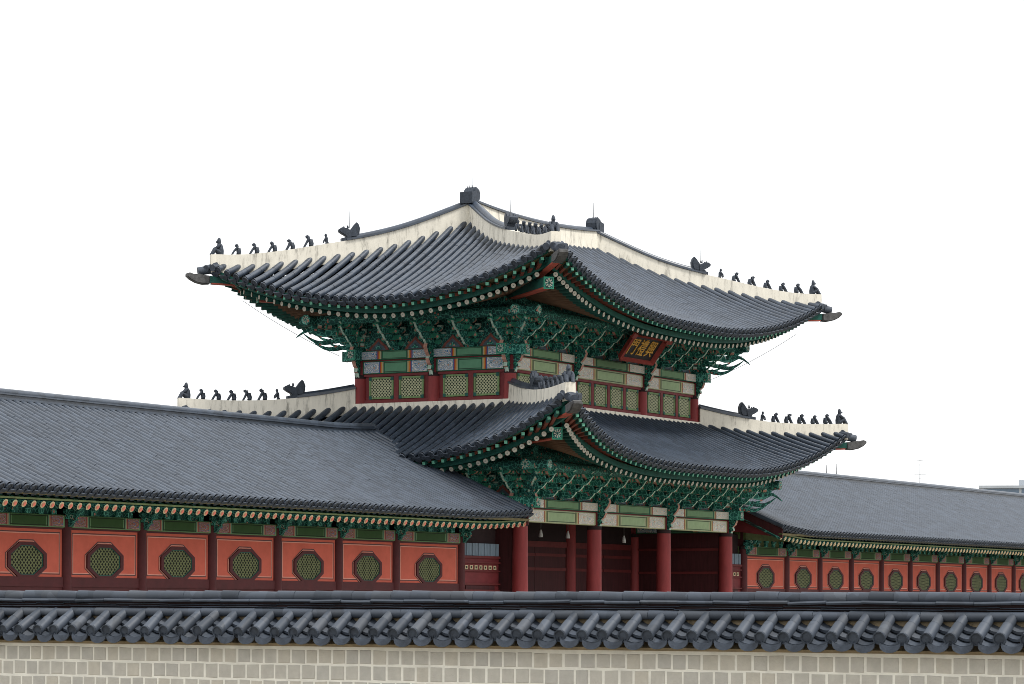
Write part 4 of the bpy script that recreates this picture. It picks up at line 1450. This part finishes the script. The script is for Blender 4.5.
def corridor(name, label, x0, x1, xs, end, rose):
    """x0..x1 roof extent; xs column positions; end: +1 gable at x1, -1 gable at x0"""
    t = thing(name, label, 'corridor', ((x0 + x1) / 2, YR, 0), 'corridors flanking the gate')
    g = G()
    xa, xb = xs[0], xs[-1]
    g.box((xa - 0.5, YC - 0.5, 0.002), (xb + 0.5, 2 * YR - YC + 0.5, 1.0))
    put('platform', g.mesh('platform', [STONE]), t)
    # roof
    g = G()
    pitch = 0.30
    n = int((x1 - x0) / pitch)
    def lift(x):
        d = (x1 - x) if end > 0 else (x - x0)
        return 0.16 * max(0, 1 - d / 3.5) ** 2
    for i in range(n):
        x = x0 + (i + 0.5) * (x1 - x0) / n
        P = [(x, y, zc_roof(y) + lift(x)) for y in np.linspace(YE, YR, 14)]
        tile_row(g, P, (1, 0, 0), 0.090, pitch, seg=0.36, pan=0.22, K=9)
        Pb = [(x, 2 * YR - y, zc_roof(y) + lift(x)) for y in np.linspace(YE, YR, 6)]
        tile_row(g, Pb, (1, 0, 0), 0.082, pitch, seg=2.0, pan=1.5, K=4)
    put('roof_tiles', g.mesh('roof_tiles', [TILE_C, TILE_E]), t)
    # eave boards
    g = G()
    for sg in (1, -1):
        ys = [(YE + 0.03, -0.04), (YE + 0.06, -0.13), (YC, -0.32), (YR, -0.42)]
        for (ya, da), (yb, db) in zip(ys[:-1], ys[1:]):
            q = lambda y: y if sg > 0 else 2 * YR - y
            g.add([(x0 + 0.05, q(ya), zc_roof(ya) + da), (x1 - 0.05, q(ya), zc_roof(ya) + da), (x1 - 0.05, q(yb), zc_roof(yb) + db), (x0 + 0.05, q(yb), zc_roof(yb) + db)], [(0, 1, 2, 3)], 0)
    put('eave_boards', g.mesh('eave_boards', [SOFFIT]), t)
    g = G()
    pts = [(x, YE + 0.14, zc_roof(YE) - 0.205 + lift(x)) for x in np.linspace(x0 + 0.05, x1 - 0.05, 60)]
    strip(g, pts, 0.12, 0.045, 0)
    put('eave_fascia', g.mesh('eave_fascia', [GREEN_O]), t)
    # rafters
    lines = []
    nr = int((x1 - x0 - 0.3) / 0.355)
    for i in range(nr):
        x = x0 + 0.16 + i * 0.355 if end < 0 else x1 - 0.16 - i * 0.355
        zz = zc_roof(YE) - 0.325 + lift(x)
        lines.append(((x, YE + 0.16, zz), (x, YR - 0.4, zc_roof(YR - 0.4) - 0.28 + lift(x))))
    place_lines(lines, RAFT_C if rose else RAFT_C2, 'rafter', 'far_rafters', t)
    # ridge of stacked tiles
    g = G()
    xsr = np.linspace(x0 - (0.0), x1, 80)
    for k, (w_, h_, z_) in enumerate(((0.34, 0.06, 7.82), (0.24, 0.10, 7.88), (0.36, 0.04, 7.945))):
        strip(g, [(x, YR + 0.0, z_ + lift(x) * 0.6 + random.uniform(-0.004, 0.004)) for x in xsr], w_, h_, 0)
    g.tube([(x, YR, 8.005 + lift(x) * 0.6) for x in xsr], 0.095, 8, 0)
    xe = x1 if end > 0 else x0
    g.tube([(xe - 0.12 * end, YR, 7.93), (xe + 0.03 * end, YR, 7.93)], [0.2, 0.2], 12, 1)
    put('ridge', g.mesh('ridge', [TILE_C, TILE_E]), t)
    # gable end: verge tiles, barge boards and red wall
    g = G()
    for sg in (1, -1):
        q = lambda y: y if sg > 0 else 2 * YR - y
        pv = [(xe - 0.02 * end, q(y), zc_roof(y) + 0.06 + lift(xe)) for y in np.linspace(YE - 0.02, YR, 16)]
        g.tube(pv, 0.085, 8, 0)
    put('verge_tiles', g.mesh('verge_tiles', [TILE_C]), t)
    g = G()
    xw = xe - 0.10 * end
    for sg in (1, -1):
        q = lambda y: y if sg > 0 else 2 * YR - y
        for ya, yb in zip(np.linspace(YE + 0.05, YR, 9)[:-1], np.linspace(YE + 0.05, YR, 9)[1:]):
            za, zb_ = zc_roof(ya) + lift(xe), zc_roof(yb) + lift(xe)
            v = [(xw - 0.03, q(ya), za - 0.40), (xw - 0.03, q(yb), zb_ - 0.40), (xw - 0.03, q(yb), zb_ - 0.02), (xw - 0.03, q(ya), za - 0.02)]
            v += [(a + 0.06, b, c) for a, b, c in v]
            g.add(v, [(0, 1, 2, 3), (7, 6, 5, 4), (0, 4, 5, 1), (2, 6, 7, 3), (1, 5, 6, 2), (3, 7, 4, 0)], 0)
    put('barge_board', g.mesh('barge_board', [RED_D]), t)
    xg = xe - 0.42 * end
    g = G()
    pt_ = [(y, zc_roof(y) - 0.30) for y in np.linspace(YE + 0.35, YR, 8)]
    pt_ += [(2 * YR - y, z) for y, z in pt_[::-1][1:]]
    pt_ = [(2 * YR - YC, 5.15), (YC, 5.15)] + pt_
    g.prism(pt_[::-1], lambda a, b, tt: (xg + tt, a, b), -0.04, 0.04, 0)
    put('gable_board', g.mesh('gable_board', [RED_W]), t)
    xg = xs[-1] if end > 0 else xs[0]
    g = G()
    pv = [(YC, 1.0)] + [(2 * YR - YC, 1.0)] + [(2 * YR - y, zc_roof(y) - 0.45) for y in np.linspace(YC, YR, 6)] + [(y, zc_roof(y) - 0.45) for y in np.linspace(YR, YC, 6)[1:]]
    g.prism(pv, lambda a, b, tt: (xg + tt, a, b), -0.05, 0.05, 0)
    for z in (4.32, 4.9):
        g.box((xg - 0.12, YC + 0.1, z), (xg + 0.12, 2 * YR - YC - 0.1, z + 0.3), 1)
    put('gable_wall', g.mesh('gable_wall', [RED_D, GREEN_O]), t)
    g = G()
    g.box((xa + 0.06, 2 * YR - YC - 0.05, 1.0), (xb - 0.06, 2 * YR - YC + 0.05, 5.9), 0)
    put('back_wall', g.mesh('back_wall', [RED_D]), t)
    xf = xa if end > 0 else xb
    g = G()
    g.box((xf - 0.05, YC + 0.2, 1.0), (xf + 0.05, 2 * YR - YC - 0.06, 5.8), 0)
    put('end_wall', g.mesh('end_wall', [RED_D]), t)
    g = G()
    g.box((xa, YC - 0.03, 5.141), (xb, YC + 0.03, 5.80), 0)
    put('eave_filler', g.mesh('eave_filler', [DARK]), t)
    # bays
    for x in xs:
        column(x, YC, 1.0, 4.62, 0.17, t, MAROON_D)
        put('wing_bracket', IK, t, Matrix.Translation((x, YC - 0.12, 4.52)) @ Matrix.Scale(0.74, 4))
    for a, b in zip(xs[:-1], xs[1:]):
        c = (a + b) / 2
        w_ = b - a
        beam_x('beam', a + 0.16, b - 0.16, YC - 0.12, YC + 0.12, 4.30, 4.62, BEAM_C, t)
        g = G()
        g.box((a, YC - 0.10, 4.86), (b, YC + 0.10, 5.14), 0)
        g.box((a + 0.4, YC - 0.02, 4.62), (b - 0.4, YC + 0.02, 4.86), 0)
        for xx in np.linspace(a + 0.55, b - 0.55, 5):
            g.box((xx - 0.10, YC - 0.09, 4.625), (xx + 0.10, YC - 0.02, 4.76), 1)
            g.box((xx - 0.15, YC - 0.11, 4.765), (xx + 0.15, YC - 0.02, 4.855), 2)
        put('purlin', g.mesh('purlin', [GREEN_O if not rose else GREEN_D, GREEN, GREEN_D]), t)
        g = G()
        g.box((a + 0.17, YC - 0.03, 3.05), (b - 0.17, YC + 0.05, 4.25), 0)
        fn = lambda u, v, tt: (c + u, YC - 0.03 - tt, 3.45 + v)
        put('wall_panel', g.mesh('wall_panel', [ORANGE]), t, None)
        g = G()
        g.box((a + 0.16, YC - 0.07, 4.252), (b - 0.16, YC + 0.06, 4.30), 0)
        g.box((a + 0.17, YC - 0.08, 2.80), (b - 0.17, YC + 0.06, 3.048), 0)
        g.box((a + 0.17, YC - 0.05, 1.0), (b - 0.17, YC + 0.06, 2.80), 0)
        put('rail', g.mesh('rail', [MAROON_D]), t)
        # painted double line round the panel and round the window
        g = G()
        hw = w_ / 2 - 0.17 - 0.07
        fo = [(-hw, -0.34), (hw, -0.34), (hw, 0.73), (-hw, 0.73)]
        for ins, mi in ((0.0, 0), (0.028, 1)):
            o1 = [(a_ - math.copysign(ins, a_), b_ - math.copysign(ins, b_ - 0.2)) for a_, b_ in fo]
            o2 = [(a_ - math.copysign(ins + 0.024, a_), b_ - math.copysign(ins + 0.024, b_ - 0.2)) for a_, b_ in fo]
            ring_prism(g, o1, o2, fn, 0.001, 0.005, mi)
            oc = octagon(0.82 - ins, 0.525 - ins)
            oi = octagon(0.82 - ins - 0.024, 0.525 - ins - 0.024)
            ring_prism(g, oc, oi, fn, 0.0055, 0.0085, mi)
        put('panel_line', g.mesh('panel_line', [LINE_D, LINE_L]), t)
        wo = WINC.get('o')
        if wo is None:
            g = G()
            f2 = lambda u, v, tt: (u, -tt, v)
            ring_prism(g, octagon(0.755, 0.450, 0.30), octagon(0.635, 0.365, 0.30), f2, 0.0, 0.045, 0)
            g.box((-0.30, -0.044, -0.47), (0.30, -0.001, -0.434), 0)
            ring_prism(g, octagon(0.637, 0.367, 0.30), octagon(0.612, 0.345, 0.30), f2, 0.0, 0.03, 1)
            g2 = G()
            g2.add([f2(u, v, 0.02) for u, v in octagon(0.62, 0.352, 0.30)], [list(range(8))], 0)
            wo = WINC['o'] = (g.mesh('window', [MAROON_D, PLAIN_G]), g2.mesh('lattice', [LATT_O]))
        M = Matrix.Translation((c, YC - 0.032, 3.46))
        o = put('window', wo[0], t, M)
        put('lattice', wo[1], o, M)
    return t

WINC = {}
BAY, BAYW = 3.175, 3.85
XL, XR = -2.79, 18.10
xsl = [XL - BAYW - BAY * k for k in range(9, -1, -1)] + [XL]
xsr = [XR] + [XR + BAYW + BAY * k for k in range(15)]
corridor('gate_corridor', 'long tiled corridor with vermilion panels running into the left side of the gate', xsl[0] - 0.3, -1.80, xsl, 1, True)
corridor('gate_corridor', 'long tiled corridor with vermilion panels receding behind the right side of the gate', 17.25, xsr[-1] + 0.3, xsr, -1, False)

# screens closing the gap between gate and corridors
def screen(x0, x1, label):
    t = thing('screen_wall', label, 'screen wall', ((x0 + x1) / 2, YC, 0), 'screens between gate and corridors')
    y = YC + 0.02
    g = G()
    g.box((x0, y, 1.0), (x1, y + 0.08, 3.94), 0)
    put('board_wall', g.mesh('board_wall', [RED_W]), t)
    g = G()
    for z, h in ((3.86, 0.07), (3.70, 0.05), (3.44, 0.04), (3.02, 0.05), (2.82, 0.05)):
        g.box((x0 + 0.003, y - 0.07, z), (x1 - 0.003, y - 0.002, z + h), 0)
    g.box((x0 + 0.2, y - 0.03, 2.3), (x1 - 0.3, y - 0.001, 3.0), 1)
    put('rail', g.mesh('rail', [MAROON, RED_D]), t)
    g = G()
    n = max(5, int((x1 - x0) / 0.19))
    for k in range(n):
        xa = lerp(x0 + 0.03, x1 - 0.03, k / n)
        g.box((xa + 0.015, y - 0.02 - 0.012 * (k % 2), 3.94), (xa + (x1 - x0) / n - 0.02, y + 0.05, 4.33), 0)
    put('slats', g.mesh('slats', [BLUEGREY]), t)
    g = G()
    for k in range(7):
        xa = lerp(x0 + 0.12, x1 - 0.12, (k + 0.5) / 7)
        fn = lambda u, v, tt: (xa + u, y - tt, 3.57 + v)
        ring_prism(g, [(-.085, -.065), (.085, -.065), (.085, .065), (-.085, .065)], [(-.05, -.035), (.05, -.035), (.05, .035), (-.05, .035)], fn, 0.0, 0.02, 0)
        g.add([fn(a, b, 0.004) for a, b in ((-.05, -.035), (.05, -.035), (.05, .035), (-.05, .035))], [(0, 1, 2, 3)], 1)
    put('vent_holes', g.mesh('vent_holes', [CREAM_R, BLACK]), t)
    column(x0 + 0.06 if x0 < 0 else x1 - 0.06, y + 0.1, 1.0, 4.3, 0.06, t, MAROON, 'post')
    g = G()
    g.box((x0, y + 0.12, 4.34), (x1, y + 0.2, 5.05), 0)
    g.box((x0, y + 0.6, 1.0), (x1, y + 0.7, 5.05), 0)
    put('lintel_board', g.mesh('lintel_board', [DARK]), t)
screen(XL + 0.18, -0.30, 'red board screen with grey slats between left corridor and first gate column')
screen(LF + 0.30, XR - 0.18, 'red board screen with grey slats half hidden behind the rightmost gate column')

# ------------------------------------------------------------------ boundary wall in front
XW = -55.0
WY0, WY1 = -52.0, -10.0
wall = thing('boundary_wall', 'long grey block wall with tiled coping across the foreground', 'wall', (XW, -30.7, 0))
# coping heights
g = G()
g.box((XW - 0.30, WY0, 0.002), (XW + 0.30, WY1, 1.95), 0)
ytop = 2.02
put('wall_core', g.mesh('wall_core', [MORTAR]), wall)
g = G()
zc = 1.905
rows = 0
while zc > 0.1:
    h = 0.150
    y = WY1 - random.uniform(0, 0.15)
    while y > WY0:
        wv = random.uniform(0.138, 0.172)
        j = random.uniform(0.002, 0.007)
        z1 = zc - random.uniform(-0.003, 0.004)
        z0 = zc - h + random.uniform(-0.004, 0.004)
        ya, yb = y - wv, y
        b = 0.008
        xo = XW - 0.30
        dz = [random.uniform(-0.004, 0.004) for _ in range(4)]
        v = [(xo + 0.001, ya, z0 + dz[0]), (xo + 0.001, yb, z0 + dz[1]), (xo + 0.001, yb, z1 + dz[2]), (xo + 0.001, ya, z1 + dz[3]),
             (xo - j, ya + b, z0 + b + dz[0]), (xo - j, yb - b, z0 + b + dz[1]), (xo - j, yb - b, z1 - b + dz[2]), (xo - j, ya + b, z1 - b + dz[3])]
        g.add(v, [(4, 7, 6, 5), (0, 4, 5, 1), (1, 5, 6, 2), (2, 6, 7, 3), (3, 7, 4, 0)], random.choice((0, 0, 0, 1, 2)))
        y -= wv + random.uniform(0.016, 0.026)
    zc -= 0.171
    rows += 1
B1 = mat('granite block', (0.50, 0.475, 0.415), 0.85, 0.09, 8, bump=0.5, fine=70)
B2 = mat('granite block grey', (0.47, 0.45, 0.40), 0.85, 0.09, 8, bump=0.5, fine=70)
B3 = mat('granite block warm', (0.52, 0.485, 0.41), 0.85, 0.09, 8, bump=0.5, fine=70)
put('stone_blocks', g.mesh('stone_blocks', [B1, B2, B3]), wall)
# coping: mortar wedge, roof tiles both sides, ridge courses
g = G()
prof = [(-0.32, 1.94), (0.32, 1.94), (0.36, 1.97), (0.13, 2.11), (0.09, 2.33), (-0.09, 2.33), (-0.13, 2.11), (-0.36, 1.97)]
g.prism(prof, lambda a, b, t: (XW + a, t, b), WY0, WY1, 0)
put('coping_bed', g.mesh('coping_bed', [EARTH]), wall)
g = G()
pw = 0.25
n = int((WY1 - WY0) / pw)
for i in range(n):
    y = WY1 - 0.07 - i * pw + random.uniform(-0.012, 0.012)
    ex = random.uniform(-0.015, 0.015)
    sk = random.uniform(-0.012, 0.012)
    # cover tile: two lengths, the lower slightly larger, closed by a disc
    pA = np.array((XW - 0.12, y + sk, 2.305))
    pB = np.array((XW - 0.47 + ex, y - sk, 2.092 + random.uniform(-0.006, 0.006)))
    pm = lerp(pA, pB, 0.45)
    tw = lambda: random.choice((0, 0, 0, 0, 2, 2, 3))
    g.tube([pA, pm], [0.050, 0.052], 14, tw(), False)
    g.tube([pm + (pA - pm) * 0.03, pm], [0.057, 0.058], 14, 2, True)
    g.tube([pm, lerp(pm, pB, 0.5), pB], [0.057, 0.058, 0.059], 14, tw(), False)
    d = (pB - pA) / np.linalg.norm(pB - pA)
    # end disc with raised rim
    d = np.array((-0.985, 0.0, -0.17))
    a_ = np.array((0, 1.0, 0)); b_ = np.cross(d, a_); b_ *= np.sign(b_[2])
    ths = np.linspace(0, 2 * math.pi, 17)[:-1]
    rr = [[pB + d * e + a_ * math.cos(t) * r + b_ * math.sin(t) * r for t in ths] for e, r in ((-0.01, 0.065), (0.022, 0.065), (0.022, 0.053), (0.010, 0.049))]
    fs = []
    for k in range(3):
        fs += [(k * 16 + q, k * 16 + (q + 1) % 16, (k + 1) * 16 + (q + 1) % 16, (k + 1) * 16 + q) for q in range(16)]
    fs.append(list(range(48, 64)))
    g.add([p for r in rr for p in r], fs, 1)
    # pan tiles: three overlapping concave sheets between cover tiles, the lowest with a hanging drip face
    yc = y - pw / 2
    for k in range(3):
        x_in, x_out = XW - 0.10 - 0.10 * k, XW - 0.27 - 0.105 * k
        z_in, z_out = 2.250 - 0.068 * k, 2.205 - 0.068 * k
        ys = np.linspace(-0.115, 0.115, 7)
        sag = [-0.045 * (1 - (v / 0.115) ** 2) for v in ys]
        v = [(x_in, yc + a, z_in + s_) for a, s_ in zip(ys, sag)] + [(x_out, yc + a, z_out + s_) for a, s_ in zip(ys, sag)] + [(x_out + 0.006, yc + a, z_out + s_ - 0.026) for a, s_ in zip(ys, sag)]
        fs = [(i2, i2 + 1, 7 + i2 + 1, 7 + i2) for i2 in range(6)] + [(7 + i2, 7 + i2 + 1, 14 + i2 + 1, 14 + i2) for i2 in range(6)]
        g.add(v, fs, tw(), False)
    xo = XW - 0.492 + ex * 0.6
    ths = np.linspace(0, math.pi, 11)
    r_ = 0.108
    dz0 = 2.045 + random.uniform(-0.008, 0.008)
    low = [(xo - 0.012 - 0.02 * math.sin(t), yc + r_ * math.cos(t), dz0 - 0.012 - 0.078 * math.sin(t)) for t in ths]
    topv = [(xo, yc + r_ * math.cos(t), dz0 - 0.042 * math.sin(t) + 0.02) for t in ths]
    n_ = 11
    v = topv + low + [(x + 0.022, y_, z) for x, y_, z in topv] + [(x + 0.022, y_, z) for x, y_, z in low]
    fs = []
    for k in range(n_ - 1):
        fs += [(k, n_ + k, n_ + k + 1, k + 1), (2 * n_ + k, 2 * n_ + k + 1, 3 * n_ + k + 1, 3 * n_ + k), (n_ + k, 3 * n_ + k, 3 * n_ + k + 1, n_ + k + 1), (k, k + 1, 2 * n_ + k + 1, 2 * n_ + k)]
    g.add(v, fs, 1)
    # far slope, plain
    g.tube([(XW + 0.12, y, 2.305), (XW + 0.47, y, 2.09)], 0.062, 8, 0)
put('coping_tiles', g.mesh('coping_tiles', [TILE_W, TILE_WE, TILE_W2, TILE_W3]), wall)
def coping_course(g, seg, z, half, thick, xoff=0.0, rnd=0.004, round_top=False):
    y = WY1 - random.uniform(0, seg)
    while y > WY0:
        s_ = seg * random.uniform(0.93, 1.07)
        dzz = random.gauss(0, rnd)
        dxx = random.gauss(0, rnd)
        y2 = max(y - s_ + 0.004, WY0)
        if round_top:
            pts = [(XW + xoff + dxx, y, z + dzz), (XW + xoff + dxx, y2, z + dzz - random.uniform(-0.003, 0.003))]
            g.tube(pts, [half, half * 0.93], 14, random.choice((0, 0, 0, 0, 2, 3)))
        else:
            t1, t2 = random.gauss(0, rnd), random.gauss(0, rnd)
            vs = []
            for yy, tz in ((y, t1), (y2, t2)):
                vs += [(XW - half + dxx, yy, z - thick / 2 + tz), (XW - half - 0.012 + dxx, yy, z + tz), (XW - half + dxx, yy, z + thick / 2 + tz), (XW + half, yy, z + thick / 2 + tz), (XW + half, yy, z - thick / 2 + tz)]
            fs = [(k, (k + 1) % 5, 5 + (k + 1) % 5, 5 + k) for k in range(5)] + [(0, 4, 3, 2, 1), (5, 6, 7, 8, 9)]
            g.add(vs, fs, random.choice((0, 0, 0, 0, 2, 3)))
        y -= s_
g = G()
coping_course(g, 0.36, 2.300, 0.050, 0, xoff=-0.135, round_top=True, rnd=0.003)
coping_course(g, 0.36, 2.300, 0.050, 0, xoff=0.135, round_top=True, rnd=0.003)
coping_course(g, 0.42, 2.364, 0.125, 0.012, rnd=0.004)
coping_course(g, 0.38, 2.390, 0.110, 0.012, rnd=0.004)
coping_course(g, 0.40, 2.432, 0.140, 0.034, rnd=0.004)
g.box((XW - 0.09, WY0, 2.3), (XW + 0.09, WY1, 2.43), 1)
put('ridge_courses', g.mesh('ridge_courses', [TILE_W, DARK, TILE_W2, TILE_W3]), wall)
g = G()
coping_course(g, 0.25, 2.482, 0.062, 0, xoff=-0.04, round_top=True, rnd=0.0025)
put('ridge_cover_tiles', g.mesh('ridge_cover_tiles', [TILE_W, TILE_W, TILE_W2, TILE_W3]), wall)

# ------------------------------------------------------------------ far things
def at_px(px, py, dist):
    dx, dy = px - 512, py - 604.7
    c_, s_ = math.cos(rho), math.sin(rho)
    ux, uy = c_ * dx + s_ * dy, -s_ * dx + c_ * dy
    return eye + fwd * dist + rgt * (ux / F_PX * dist) + Vector((0, 0, -uy / F_PX * dist))

p = at_px(920, 458, 190)
ant = thing('antenna_mast', 'thin television antenna mast with cross bars behind the right corridor roof', 'antenna', (p.x, p.y, 0))
g = G()
g.tube([(p.x, p.y, 0), (p.x, p.y, p.z)], [0.05, 0.02], 6, 0)
put('mast', g.mesh('mast', [STEEL]), ant)
g = G()
for dz, L in ((0.15, 0.35), (0.45, 0.55), (1.05, 0.75), (1.3, 0.3)):
    q = np.array((p.x, p.y, p.z - dz))
    g.bar(q - np.array(rgt) * L / 2, q + np.array(rgt) * L / 2, 0.022, 0.022, 0)
put('cross_bar', g.mesh('cross_bar', [STEEL]), ant)
for px, py, lb in ((826.5, 465, 'thin grey mast tip behind the right corridor ridge, the shorter of the pair'), (836.3, 463.5, 'thin grey mast tip behind the right corridor ridge, the taller of the pair')):
    p = at_px(px, py, 200)
    g = G()
    hgt = p.z
    g.tube([(p.x, p.y, 0), (p.x, p.y, hgt - 1.2), (p.x, p.y, hgt)], [0.09, 0.06 if px < 830 else 0.07, 0.015], 6, 0)
    o = put('mast', g.mesh('mast', [STEEL]))
    o['label'] = lb; o['category'] = 'mast'; o['group'] = 'masts behind the corridor'

# pale office building, far right
D = 420
pb = at_px(979, 485.5, D)
bld = thing('office_building', 'distant flat-roofed pale office building with bands of blue windows', 'building', (pb.x, pb.y, 0))
ax_ = np.array(rgt) * 0.985 - np.array(fwd) * 0.17
ax_ /= np.linalg.norm(ax_)
bx_ = np.array((-ax_[1], ax_[0], 0))
o0 = np.array((pb.x, pb.y, 0.0))
top_z = pb.z
fnw = lambda a, b, t: o0 + ax_ * a + bx_ * t + np.array((0, 0, b))
def obx(g, a0, a1, z0, z1, t0, t1, mi=0):
    g.prism([(a0, z0), (a1, z0), (a1, z1), (a0, z1)], fnw, t0, t1, mi)
g = G()
obx(g, 0.4, 60, 0.01, top_z - 0.4, 0.3, 18)
put('wall', g.mesh('wall', [CONC]), bld)
g = G(); obx(g, 0, 60.4, top_z - 0.4, top_z, 0, 18.3)
obx(g, 5.6, 30, top_z, top_z + 0.9, 3, 12)
put('roof', g.mesh('roof', [CONC]), bld)
for k in range(8):
    z1 = top_z - 0.45 - k * 3.6
    z0 = z1 - 2.2
    if z0 < 1:
        break
    n_w = 11
    for i in range(n_w):
        a0 = 0.6 + i * 5.4
        g = G()
        obx(g, a0, a0 + 5.0, z0, z1, 0.22, 0.295)
        put('window', g.mesh('window', [GLASS]), bld)
